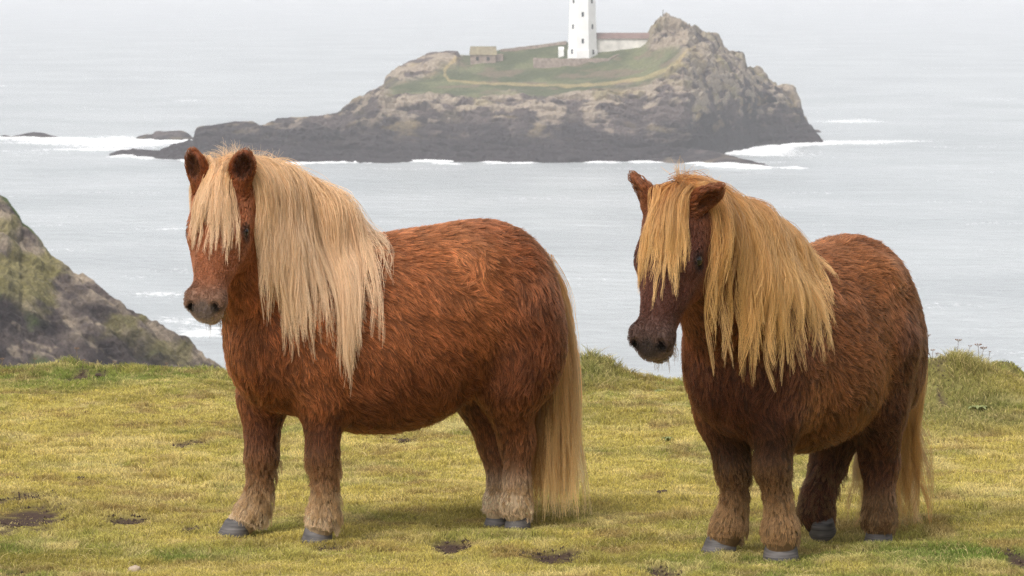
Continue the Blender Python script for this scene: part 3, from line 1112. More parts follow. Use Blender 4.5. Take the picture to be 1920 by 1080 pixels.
M_HOOF, nt, out = new_mat('hoof_horn')
b = N_(nt, 'ShaderNodeBsdfPrincipled')
tc = N_(nt, 'ShaderNodeTexCoord')
mp = N_(nt, 'ShaderNodeMapping')
mp.inputs['Scale'].default_value = (14, 14, 170)
nt.links.new(tc.outputs['Object'], mp.inputs['Vector'])
nz = N_(nt, 'ShaderNodeTexNoise')
nz.inputs['Scale'].default_value = 1.0
nz.inputs['Detail'].default_value = 5
nt.links.new(mp.outputs[0], nz.inputs['Vector'])
rp = N_(nt, 'ShaderNodeValToRGB')
rp.color_ramp.elements[0].position = .3
rp.color_ramp.elements[1].position = .72
rp.color_ramp.elements[0].color = (.035, .031, .030, 1)
rp.color_ramp.elements[1].color = (.15, .133, .125, 1)
nt.links.new(nz.outputs['Fac'], rp.inputs[0])
nt.links.new(rp.outputs[0], b.inputs['Base Color'])
b.inputs['Roughness'].default_value = .65
bpn = N_(nt, 'ShaderNodeBump')
bpn.inputs['Strength'].default_value = .4
bpn.inputs['Distance'].default_value = .004
nt.links.new(nz.outputs['Fac'], bpn.inputs['Height'])
nt.links.new(bpn.outputs[0], b.inputs['Normal'])
nt.links.new(b.outputs[0], out.inputs['Surface'])

M_EYE, nt, out = new_mat('eye')
b = N_(nt, 'ShaderNodeBsdfPrincipled')
b.inputs['Base Color'].default_value = (.012, .008, .006, 1)
b.inputs['Roughness'].default_value = .08
nt.links.new(b.outputs[0], out.inputs['Surface'])


def uv_sphere(c, r, n=16, m=10):
    vs, fs = [], []
    for i in range(m + 1):
        th = math.pi * i / m
        for j in range(n):
            ph = 2 * math.pi * j / n
            vs.append(np.asarray(c) + r * np.array([math.sin(th) * math.cos(ph), math.sin(th) * math.sin(ph), math.cos(th)]))
    for i in range(m):
        for j in range(n):
            fs.append((i * n + j, (i + 1) * n + j, (i + 1) * n + (j + 1) % n, i * n + (j + 1) % n))
    return np.array(vs), fs


def build_pony(S):
    f = norm(np.array([*S['f'], 0.0]))
    l = np.cross([0, 0, 1.0], f)
    up = np.array([0, 0, 1.0])
    O = np.array([*S['O'], S['z0']])
    RB = np.stack([f, l, up])

    def L(x, y, z):
        return O + x * f + y * l + z * up

    H = S['hooves']
    sc = S.get('scale', 1.0)
    root = empty('pony', O)
    tag(root, S['label'], 'pony', 'shaggy ponies standing on the clifftop turf')
    bones = []                       # (prim, k, flow, length, colour)

    def B(prim, k, flow, ln, colr, jit=.25):
        bones.append((prim, k, np.asarray(flow, float), ln, np.asarray(colr, float)))

    C = S['colors']
    back = -f * .75 - up * .65
    # torso
    for (c_, r_, fl, ln, cl, *kk) in S['torso']:
        ts = np.array(S.get('tscale', (1, 1, 1)))
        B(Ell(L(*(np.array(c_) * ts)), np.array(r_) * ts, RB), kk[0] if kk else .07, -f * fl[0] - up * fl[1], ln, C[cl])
    # legs: pixel joints
    for key, J in S['legs'].items():
        pts = [P(*j[:3]) for j in J]
        rad = [j[3] for j in J]
        lens = [j[4] for j in J]
        cols_ = [C[j[5]] for j in J]
        for a in range(len(J) - 1):
            ax = norm(pts[a + 1] - pts[a])
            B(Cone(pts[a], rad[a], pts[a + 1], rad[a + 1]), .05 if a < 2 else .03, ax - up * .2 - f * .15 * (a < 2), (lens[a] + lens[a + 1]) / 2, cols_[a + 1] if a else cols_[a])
    # neck
    hd = S['head']
    poll = P(*hd['poll'])
    yaw, pit, roll = (math.radians(a) for a in hd['ypr'])
    h = np.array([-math.sin(yaw), -math.cos(yaw), 0])
    hx = h * math.cos(pit) - up * math.sin(pit)
    hy = np.cross(up, h)
    hz = np.cross(hx, hy)
    hy, hz = hy * math.cos(roll) + hz * math.sin(roll), hz * math.cos(roll) - hy * math.sin(roll)
    HB = np.stack([hx, hy, hz])
    hs_ = hd['scale']

    def Hd(x, y, z):
        return poll + hs_ * (x * hx + y * hy + z * hz)

    nb_, nr_ = [L(*q[:3]) for q in S['neck']], [q[3] for q in S['neck']]
    nb_.append(Hd(.015, 0, -.10))
    nr_.append(.105 * hs_)
    for a in range(len(nb_) - 1):
        B(Cone(nb_[a], nr_[a], nb_[a + 1], nr_[a + 1]), .07, -up * .85 + (nb_[a] - nb_[a + 1]) * .8, .03, C['neck'])
    cr = [L(*q[:3]) for q in S['ridge']] + [Hd(-.02, 0, -.06)]
    crr = [q[3] for q in S['ridge']] + [.07 * hs_]
    for a in range(len(cr) - 1):
        B(Cone(cr[a], crr[a], cr[a + 1], crr[a + 1]), .08, -up * .8 - f * .4, .03, C['neck'])
    # head
    face, muz, drk = C['face'], C['muzzle'], C['nose']
    fl_ = hx
    B(Ell(Hd(.05, 0, -.055), np.array([.115, .090, .088]) * hs_, HB), .04, fl_, .012, face)
    B(Cone(Hd(.10, 0, -.062), .080 * hs_, Hd(.345, 0, -.064), .046 * hs_), .04, fl_, .007, face)
    for s in (1, -1):
        B(Ell(Hd(.135, s * .048, -.125), np.array([.105, .042, .085]) * hs_, HB), .04, fl_ - hz * .4, .012, C['cheek'])
        B(Ell(Hd(.145, s * .072, -.042), np.array([.055, .030, .030]) * hs_, HB), .025, fl_, .007, face)
        B(Cone(Hd(.175, s * .066, -.080), .026 * hs_, Hd(.275, s * .046, -.088), .018 * hs_), .03, fl_, .007, face)
        B(Ell(Hd(.402, s * .041, -.058), np.array([.038, .025, .034]) * hs_, HB), .022, fl_, .003, muz)
        B(Cone(Hd(.385, s * .052, -.042), .010 * hs_, Hd(.432, s * .050, -.052), .010 * hs_), .012, fl_, .003, muz)
    B(Cone(Hd(.16, 0, -.155), .050 * hs_, Hd(.34, 0, -.118), .034 * hs_), .04, fl_, .010, C['cheek'])
    B(Ell(Hd(.385, 0, -.076), np.array([.055, .052, .048]) * hs_, HB), .03, fl_, .003, muz)
    B(Ell(Hd(.432, 0, -.088), np.array([.030, .040, .032]) * hs_, HB), .018, fl_, .003, C['lip'])
    B(Ell(Hd(.405, 0, -.138), np.array([.040, .034, .024]) * hs_, HB), .018, fl_, .006, C['lip'])
    ears = []
    for s, e in ((1, hd['ears'][0]), (-1, hd['ears'][1])):
        # e: tip direction in head space, facing direction, length, half width
        base = Hd(-.005, s * .066, .004)
        ed = norm(e[0][0] * hx + s * e[0][1] * hy + e[0][2] * hz)
        fc = e[1][0] * hx + s * e[1][1] * hy + e[1][2] * hz
        fc = norm(fc - ed * (fc @ ed))
        sd_ = np.cross(ed, fc)
        R = np.stack([ed, sd_, fc])
        le, we = e[2], e[3]
        B(Cone(base - ed * .02, .032 * hs_, base + ed * le * .3, .030 * hs_), .02, ed, .014, C['ear'])
        B(Ell(base + ed * le * .50, (le * .52, we, we * .55), R), .015, ed, .016, C['ear'])
        B(Cone(base + ed * le * .6, we * .5, base + ed * le * hd.get('etip', 1.04), .006), .02, ed, .012, C['ear'])
        ears.append((Ell(base + ed * le * .56 + fc * we * .62, (le * .42, we * .74, we * .52), R), ed, fc))
    # the field
    los, his = zip(*[b_[0].bounds() for b_ in bones])
    fld = Field(np.min(los, 0) - .13, np.max(his, 0) + .13, .0065)
    for b_ in bones:
        fld.add(b_[0], b_[1])
    for (e, _, _) in ears:
        fld.add(e, .006, cut=True)
    for s in (1, -1):
        nd, ns = norm(hx * .80 + hy * s * .35 - hz * .45), norm(hy * s - hx * .3)
        ns = norm(ns - nd * (ns @ nd))
        fld.add(Ell(Hd(.428, s * .043, -.050), np.array([.024, .0115, .017]) * hs_, np.stack([nd, ns, np.cross(nd, ns)])), .010, cut=True)
        fld.add(Ell(Hd(.148, s * .108, -.052), np.array([.024, .013, .014]) * hs_, HB), .014, cut=True)
    fld.add(Ell(Hd(.445, 0, -.118), np.array([.050, .060, .0045]) * hs_, HB), .006, cut=True)
    V, Fc = fld.mesh()

    # fields on the surface: hair direction, length and colour, blended from the bones
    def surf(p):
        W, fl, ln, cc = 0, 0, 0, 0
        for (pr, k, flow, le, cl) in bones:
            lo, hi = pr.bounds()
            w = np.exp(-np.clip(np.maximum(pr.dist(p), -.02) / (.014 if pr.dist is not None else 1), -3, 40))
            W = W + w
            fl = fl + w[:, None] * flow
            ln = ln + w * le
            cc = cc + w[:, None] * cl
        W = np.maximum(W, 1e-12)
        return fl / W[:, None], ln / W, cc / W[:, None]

    nose_c = [Hd(.428, s * .041, -.055) for s in (1, -1)]

    def shade(p, cc, skin=False):
        """the coat's own patches: darker nostrils, sooty and paler areas"""
        n1 = fbm((p - O) / .11, 3, S['seed'] + 5)
        n2 = fbm((p - O) / .03, 3, S['seed'] + 9)
        cc = cc * (.72 + .56 * n1)[:, None] * (.8 + .4 * n2)[:, None]
        d = np.minimum(*[np.linalg.norm(p - q, axis=-1) for q in nose_c])
        cc = mixc(cc, drk, sstep(.024, .013, d))
        for (e, ed, fc) in ears:
            ins = sstep(.012, .0, e.dist(p))
            cc = mixc(cc, C['ear_in'], ins * .9)
        dn = np.linalg.norm((p - Hd(.43, 0, -.06)) @ HB.T / np.array([.04, .036, .03]), axis=-1)
        cc = mixc(cc, C['nosegrey'], sstep(1.3, .7, dn) * .85)
        de = np.minimum(*[np.linalg.norm(p - Hd(.148, s * .096, -.052), axis=-1) for s in (1, -1)])
        cc = mixc(cc, C['nose'], sstep(.038, .026, de) * .8)
        return np.clip(cc, .004, .9)

    _, _, vc = surf(V)
    _, vl, _ = surf(V)
    vcol = shade(V, vc) * (.95 - .5 * sstep(.01, .02, vl))[:, None]  # skin darkened under long hair, painting in the shade between clumps
    body = mesh_obj('body', V, Fc, M_SKIN, root, O, colors=vcol)

    # ---- coat
    tri = np.concatenate([Fc[:, [0, 1, 2]], Fc[:, [0, 2, 3]]])
    A, Bv, Cv = V[tri[:, 0]], V[tri[:, 1]], V[tri[:, 2]]
    area = np.linalg.norm(np.cross(Bv - A, Cv - A), axis=1)

    def sample(n, wt=None):
        pr = area if wt is None else area * wt
        t = rng.choice(len(tri), n, p=pr / pr.sum())
        r1, r2 = np.sqrt(rng.random((n, 1))), rng.random((n, 1))
        return A[t] * (1 - r1) + Bv[t] * r1 * (1 - r2) + Cv[t] * r1 * r2

    cen = (A + Bv + Cv) / 3
    hd_d = np.linalg.norm(cen - Hd(.2, 0, -.08), axis=1)
    wt = 1 + 3.0 * sstep(.32, .22, hd_d)
    NG, PER = S.get('guides', 44000), S.get('per', 4)
    gp = sample(NG, wt)
    hz_ = np.array(list(H.values()))
    near_h = np.argmin(((gp[:, None, :2] - hz_[None, :, :2]) ** 2).sum(-1), 1)
    eyes_ = np.stack([Hd(.148, s * .094, -.052) for s in (1, -1)])
    far_e = np.linalg.norm(gp[:, None] - eyes_[None], axis=-1).min(1) > .021 * hs_
    gp, near_h = gp[far_e], near_h[far_e]
    gp = gp[gp[:, 2] > hz_[near_h, 2] + np.array([S['hoof'][k]['h'] + S['hoof'][k].get('clear', .012) for k in H])[near_h]]
    fl, ln, cc = surf(gp)
    nrm = fld.grad(gp)
    wav = noise_vec(gp - O, .10, S['seed'] + 21) * .8 + noise_vec(gp - O, .03, S['seed'] + 41) * .6
    for (x, y, z, r, st, rot) in S.get('swirls', []):
        ctr = L(x, y, z)
        dv = gp - ctr
        w = np.exp(-(np.linalg.norm(dv, axis=1) / r) ** 2)
        wav += (np.cross(nrm, norm(dv)) * rot + norm(dv) * (1 - abs(rot))) * (w * st)[:, None]
    shortm = sstep(.016, .03, ln)
    fdir = norm(fl) + wav * shortm[:, None]
    fdir = norm(fdir - nrm * (fdir * nrm).sum(1, keepdims=True))
    K = 5
    s = np.linspace(0, 1, K)
    ln_g = ln * rng.uniform(.6, 1.5, len(gp))
    lift = rng.uniform(.03, .17, len(gp)) * (.5 + .5 * shortm)
    bend = noise_vec(gp - O, .02, S['seed'] + 61) * .5 * shortm[:, None]
    gpath = np.zeros((len(gp), K, 3))
    for k in range(K):
        a = lift * (1 - .65 * s[k])
        d = norm(fdir + bend * s[k]) * np.cos(a)[:, None] + nrm * np.sin(a)[:, None]
        gpath[:, k] = (gp if k == 0 else gpath[:, k - 1]) + (0 if k == 0 else d * (ln_g / (K - 1))[:, None])
    for k in range(1, K):
        gpath[:, k] = fld.push_out(gpath[:, k], .0035 + .003 * s[k], 1)
    # children
    M = len(gp) * PER
    gi = np.repeat(np.arange(len(gp)), PER)
    sprd = (.0022 + .035 * ln_g)[gi]
    off = rng.normal(size=(M, 3))
    off -= nrm[gi] * (off * nrm[gi]).sum(1, keepdims=True)
    rt = gp[gi] + off * sprd[:, None] * 1.15
    rt = rt - fld.grad(rt) * fld.at(rt)[:, None]
    delta = gpath[gi] - gp[gi][:, None, :]
    lv = rng.uniform(.7, 1.08, M)[:, None, None]
    clump = (s ** 1.6 * .72)[None, :, None]
    cp = rt[:, None, :] + delta * lv + (gp[gi] - rt)[:, None, :] * clump
    cp += rng.normal(size=(M, 1, 3)) * (ln_g[gi] * .06)[:, None, None] * s[None, :, None]
    hc_ = shade(rt, cc[gi])
    bri = 1 + (shortm * .8 + .12) * (-1 + rng.uniform(.5, 1.5, len(gp)) * (.55 + .9 * fbm((gp - O) / np.array([.022, .022, .03]), 2, S['seed'] + 3)))
    bri = bri[gi]
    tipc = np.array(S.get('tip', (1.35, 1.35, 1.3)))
    cgrad = .66 + (tipc - .66)[None, None, :] * (s ** 1.1)[None, :, None]  # darker roots put the shadow between clumps into the hair colour
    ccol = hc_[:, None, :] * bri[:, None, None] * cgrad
    rad = np.where(ln_g[gi] < .012, .0004, .00065)[:, None] * np.array([1, 1, .9, .7, .2])[None]
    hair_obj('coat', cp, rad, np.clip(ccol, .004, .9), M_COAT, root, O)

    # ---- feather: long hair on the lower legs
    fg, fcol = [], []
    for (key, seg, n, ln_f, cl, sx) in S['feather']:
        J = S['legs'][key]
        a, b_ = P(*J[seg][:3]), P(*J[seg + 1][:3])
        t = rng.random((n, 1))
        th = rng.uniform(0, 2 * np.pi, n)
        ctr = a * (1 - t) + b_ * t
        radl = (J[seg][3] * (1 - t) + J[seg + 1][3] * t) * .9
        dirv = np.cos(th)[:, None] * f + np.sin(th)[:, None] * l
        q = ctr + dirv * radl
        q = q - fld.grad(q) * fld.at(q)[:, None]
        backw = .55 + .6 * np.clip(-(dirv @ f), 0, 1)
        le = ln_f * backw * rng.uniform(.6, 1.2, n)
        d0 = norm(dirv * .7 - f * .35 * backw[:, None] - up * .8)
        fg.append(drape(fld, q, d0, le, .007, steps_=8, grav=.28, wob=.12, seed=S['seed'] + 81, zmin=H[key][2] + .018 + .04 * np.clip(dirv @ f + .6, 0, 1)))
        fcol.append(np.broadcast_to(C[cl], (n, 3)) * rng.uniform(.8, 1.2, (n, 1)))
    fg, fcol = np.concatenate(fg), np.concatenate(fcol)
    st_ = locks(fg, 12, np.full(len(fg), .0045), 8, .2, .2, seed=3, frizz=.0015)
    cc_ = np.repeat(fcol, 12, 0)[:, None, :] * np.linspace(.75, 1.2, 8)[None, :, None]
    hair_obj('feather', st_, np.linspace(.0008, .0003, 8)[None], np.clip(cc_, 0, .9), M_COAT, root, O)

    # ---- mane
    mn = S['mane']
    crest = [Hd(*mn['start'])] + [L(*q) for q in mn['crest']]
    crest = np.array(crest)
    seglen = np.linalg.norm(np.diff(crest, axis=0), axis=1)
    cum = np.concatenate([[0], np.cumsum(seglen)]) / seglen.sum()

    def crest_at(t):
        return np.stack([np.interp(t, cum, crest[:, i]) for i in range(3)], -1)

    n = mn['guides']
    t = rng.random(n)
    r = crest_at(t)
    side = norm(l * mn['side'][0] - f * mn['side'][1])
    r = r + rng.normal(size=(n, 1)) * .016 * l
    for _ in range(3): r = r - fld.grad(r) * fld.at(r)[:, None]
    nrm_ = fld.grad(r)
    wl_ = sstep(.1, .5, t)[:, None]
    tow = (hy * 1.0 - hx * .55) * (1 - wl_) + side * wl_
    d0 = nrm_ * rng.uniform(.15, .55, (n, 1)) + tow * rng.uniform(.5, 1.0, (n, 1)) + rng.normal(size=(n, 3)) * .12
    le = np.interp(t, mn['len'][0], mn['len'][1]) * rng.uniform(.6, 1.12, n)
    pull = np.array(mn.get('pull', (0, 0, 0)), float)
    g = drape(fld, r, d0, le, rng.uniform(.006, mn.get('vol', .045), n), steps_=26, grav=.34, wob=mn.get('wob', .06), seed=S['seed'] + 101, pull=pull)
    bk = -((g[:, :10] - g[:, :1]) @ f)
    g = g[((t < .55) | (bk.max(1) < mn.get('maxback', .10))) & (g[:, 12, 2] < g[:, 0, 2] - .04)]
    n = len(g)
    st_ = locks(g, mn['per'], rng.uniform(.004, .013, n), 16, .2, .22, curl=mn.get('curl', .004), frizz=.0022)
    cc_ = S['mane_col'](len(g), mn['per'], 16, g)
    hair_obj('mane', st_, np.linspace(.00065, .0003, 16)[None], np.clip(cc_, 0, .95), M_MANE, root, O)
    # short flyaway hairs along the crest
    n = mn.get('fly', 260)
    r = crest_at(rng.random(n) ** 1.3 * .8)
    for _ in range(3): r = r - fld.grad(r) * fld.at(r)[:, None]
    d0 = fld.grad(r) + rng.normal(size=(n, 3)) * .4 - f * .1
    g = drape(fld, r, d0, rng.uniform(.03, .10, n), np.full(n, .004), steps_=8, grav=.08, wob=.2, seed=5)
    cc_ = S['mane_col'](n, 3, 8, g)
    hair_obj('mane', locks(g, 3, np.full(n, .004), 8, .8, .3), np.linspace(.0006, .0002, 8)[None], np.clip(cc_, 0, .95), M_MANE, root, O)

    # ---- forelock
    fk = S['forelock']
    n = fk['guides']
    a = rng.uniform(-1, 1, n)
    r = np.stack([Hd(x, y, z) for x, y, z in zip(rng.uniform(-.10, .02, n), a * .050, np.full(n, .015))])
    r = r - fld.grad(r) * fld.at(r)[:, None]
    d0 = hx * .7 + fld.grad(r) * rng.uniform(.1, .35, (n, 1)) + (a * fk['fan'])[:, None] * hy + rng.normal(size=(n, 3)) * .08 + fk.get('sweep', 0) * hy
    le = fk['len'] * rng.uniform(.62, 1.08, n) * (1 - .2 * np.abs(a)) * (1 + .3 * (rng.random(n) > .92))
    g = drape(fld, r, d0, le, rng.uniform(.006, .022, n), steps_=20, grav=.26, wob=.06, seed=S['seed'] + 131)
    st_ = locks(g, fk['per'], rng.uniform(.003, .008, n), 14, .16, .2, curl=.004, frizz=.003)
    cc_ = S['mane_col'](n, fk['per'], 14, g)
    hair_obj('forelock', st_, np.linspace(.0008, .00028, 14)[None], np.clip(cc_, 0, .95), M_MANE, root, O)

    # ---- tail
    tl = S['tail']
    gs, tcs = [], []
    for (n, ctrl, spr0, spr1, per_c) in tl['bundles']:
        cpts = np.array([P(*q) for q in ctrl])
        K_ = 26
        m_ = np.linspace(0, 1, len(cpts))
        tt_ = np.linspace(0, 1, K_)
        base = np.stack([np.interp(tt_, m_, cpts[:, i]) for i in range(3)], -1)
        for _ in range(3):
            base[1:-1] = (base[:-2] + 2 * base[1:-1] + base[2:]) / 4
        o_ = rng.normal(size=(n, 1, 3)) * np.array([1, .7, .1])
        o_ = np.clip(o_, -1.9, 1.9)
        wdt = (spr0 + (spr1 - spr0) * tt_ ** .8)[None, :, None]
        gg = base[None] + o_ * wdt
        gg += np.sin(rng.random((n, 1, 3)) * 6.28 + rng.uniform(3, 7, (n, 1, 3)) * tt_[None, :, None]) * tl.get('wave', .008) * tt_[None, :, None]
        cut_ = rng.uniform(.78, 1.0, n)
        ti = cut_[:, None] * tt_[None] * (K_ - 1)
        i0 = np.minimum(ti.astype(int), K_ - 2)
        fr_ = (ti - i0)[..., None]
        ar = np.arange(n)[:, None]
        gg = gg[ar, i0] * (1 - fr_) + gg[ar, i0 + 1] * fr_
        gg = fld.push_out(gg.reshape(-1, 3), .010, 2).reshape(n, K_, 3)
        gg[:, :, 2] = np.maximum(gg[:, :, 2], ground_z(gg[:, :, 0].ravel(), gg[:, :, 1].ravel()).reshape(n, K_) + .012)
        gs.append(gg)
        tcs.append(np.broadcast_to(np.array(per_c), (n, 2, 3)))
    g, tcs = np.concatenate(gs), np.concatenate(tcs)
    st_ = locks(g, tl['per'], rng.uniform(*tl.get('lock', (.004, .011)), len(g)), 24, .35, .14, curl=tl.get('curl', .004), frizz=.005)
    tcs = np.repeat(tcs, tl['per'], 0)
    ss = np.linspace(0, 1, 24)[None, :, None]
    cc_ = tcs[:, :1] * (1 - ss) + tcs[:, 1:] * ss
    cc_ = cc_ * np.repeat(rng.uniform(.75, 1.25, (len(g), 1, 1)), tl['per'], 0)
    hair_obj('tail', st_, np.linspace(.0009, .0003, 24)[None], np.clip(cc_, 0, .95), M_MANE, root, O)

    # ---- whiskers and chin hair
    n = 60
    r = np.stack([Hd(x, y, z) for x, y, z in zip(rng.uniform(.34, .41, n), rng.uniform(-.03, .03, n), np.full(n, -.16))])
    r = r - fld.grad(r) * fld.at(r)[:, None]
    g = drape(fld, r, fld.grad(r) + rng.normal(size=(n, 3)) * .2, rng.uniform(.02, .085, n), np.full(n, .003), steps_=8, grav=.25)
    cc_ = np.broadcast_to(np.array(S['beard']), (n * 4, 8, 3))
    hair_obj('beard', locks(g, 4, np.full(n, .003), 8, .4, .3), np.linspace(.0006, .0002, 8)[None], cc_, M_MANE, root, O)

    # ---- eyes and hooves
    for s in (1, -1):
        ev, ef = uv_sphere(Hd(.148, s * .087, -.052), .0215 * hs_)
        mesh_obj('eye', ev, ef, M_EYE, root, O)
    for key in ('ff', 'fn', 'hf', 'hn'):
        hp = S['hoof'][key]
        sole = H[key] + up * hp.get('raise', 0.0)
        toe = norm(np.array([*hp['toe'], hp.get('dip', 0)]))
        top = sole + up * hp['h'] - norm(np.array([*hp['toe'], 0])) * hp.get('back', .022)
        hv, hf_ = hoof_mesh(sole, top, toe, hp['w'], hp['l'], 0, False)
        if hp.get('tip'):
            ax = norm(np.cross([0, 0, 1.0], toe))
            ca, sa = math.cos(hp['tip']), math.sin(hp['tip'])
            piv = sole + toe * hp['l']
            q = hv - piv
            hv = piv + q * ca + np.cross(ax, q) * sa + np.outer(q @ ax, ax) * (1 - ca)
        mesh_obj('hoof', hv, hf_, M_HOOF, root, O)
    return root


def mane_colors(base, tipc, dark, pdark, streak):
    base, tipc, dark = (np.array(x) for x in (base, tipc, dark))

    def fn(n, per, K, g):
        s = np.linspace(0, 1, K)[None, :, None]
        a = np.where((rng.random(n) < pdark)[:, None], dark, base) * rng.uniform(1 - streak, 1 + streak, (n, 1))
        c_ = a[:, None, :] * (1 - s) + (tipc * rng.uniform(.85, 1.1, (n, 1)))[:, None, :] * s
        c_ = np.repeat(c_, per, 0)
        return c_ * rng.uniform(.85, 1.15, (n * per, 1, 1))
    return fn


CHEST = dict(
    back=(0.385, 0.135, 0.048), side=(0.350, 0.115, 0.040), belly=(0.200, 0.062, 0.024), rump=(0.310, 0.100, 0.037), thigh=(0.198, 0.064, 0.026), chest=(0.269, 0.082, 0.028),  # belly painted darker, with the shade under the barrel in its colour
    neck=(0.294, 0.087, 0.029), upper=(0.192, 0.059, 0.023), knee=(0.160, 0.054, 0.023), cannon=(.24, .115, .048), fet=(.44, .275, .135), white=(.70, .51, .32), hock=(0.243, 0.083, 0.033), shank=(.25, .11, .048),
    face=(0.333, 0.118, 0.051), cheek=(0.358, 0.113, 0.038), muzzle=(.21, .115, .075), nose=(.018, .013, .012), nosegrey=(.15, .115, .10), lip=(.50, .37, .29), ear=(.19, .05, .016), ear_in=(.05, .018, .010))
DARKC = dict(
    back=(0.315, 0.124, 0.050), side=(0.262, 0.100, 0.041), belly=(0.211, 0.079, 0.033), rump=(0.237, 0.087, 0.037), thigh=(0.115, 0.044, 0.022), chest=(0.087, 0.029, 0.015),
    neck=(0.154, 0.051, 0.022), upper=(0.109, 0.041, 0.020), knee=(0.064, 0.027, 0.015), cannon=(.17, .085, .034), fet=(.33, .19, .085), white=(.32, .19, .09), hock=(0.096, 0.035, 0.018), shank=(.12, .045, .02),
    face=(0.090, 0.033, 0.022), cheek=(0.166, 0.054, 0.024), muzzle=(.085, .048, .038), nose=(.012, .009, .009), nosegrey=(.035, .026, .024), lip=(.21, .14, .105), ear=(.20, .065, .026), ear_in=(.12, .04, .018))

TORSO = [  # centre, radii, flow (back, down), hair length, colour
    ((.03, 0, .690), (.44, .285, .310), (.75, .65), .031, 'side'),
    ((.02, 0, .600), (.37, .280, .252), (.55, .8), .046, 'belly'),
    ((-.20, 0, .760), (.34, .235, .265), (.8, .5), .036, 'back'),
    ((-.36, 0, .765), (.255, .235, .275), (.6, .8), .036, 'rump'),
    ((-.43, .130, .640), (.165, .115, .240), (.3, 1), .036, 'thigh', .03),
    ((.285, .170, .640), (.120, .070, .190), (.4, .9), .026, 'side', .025), ((.285, -.170, .640), (.120, .070, .190), (.4, .9), .034, 'side', .025),
    ((-.27, .150, .900), (.075, .075, .075), (.8, .5), .036, 'back', .05), ((-.27, -.150, .900), (.075, .075, .075), (.8, .5), .036, 'back', .05),
    ((-.43, -.130, .640), (.165, .115, .240), (.3, 1), .036, 'thigh', .03),
    ((.32, 0, .700), (.22, .215, .260), (.5, .8), .034, 'chest'),
    ((.400, 0, .635), (.148, .170, .185), (.05, 1), .036, 'chest'),
    ((.25, 0, .860), (.17, .090, .130), (.8, .3), .030, 'back'),
]

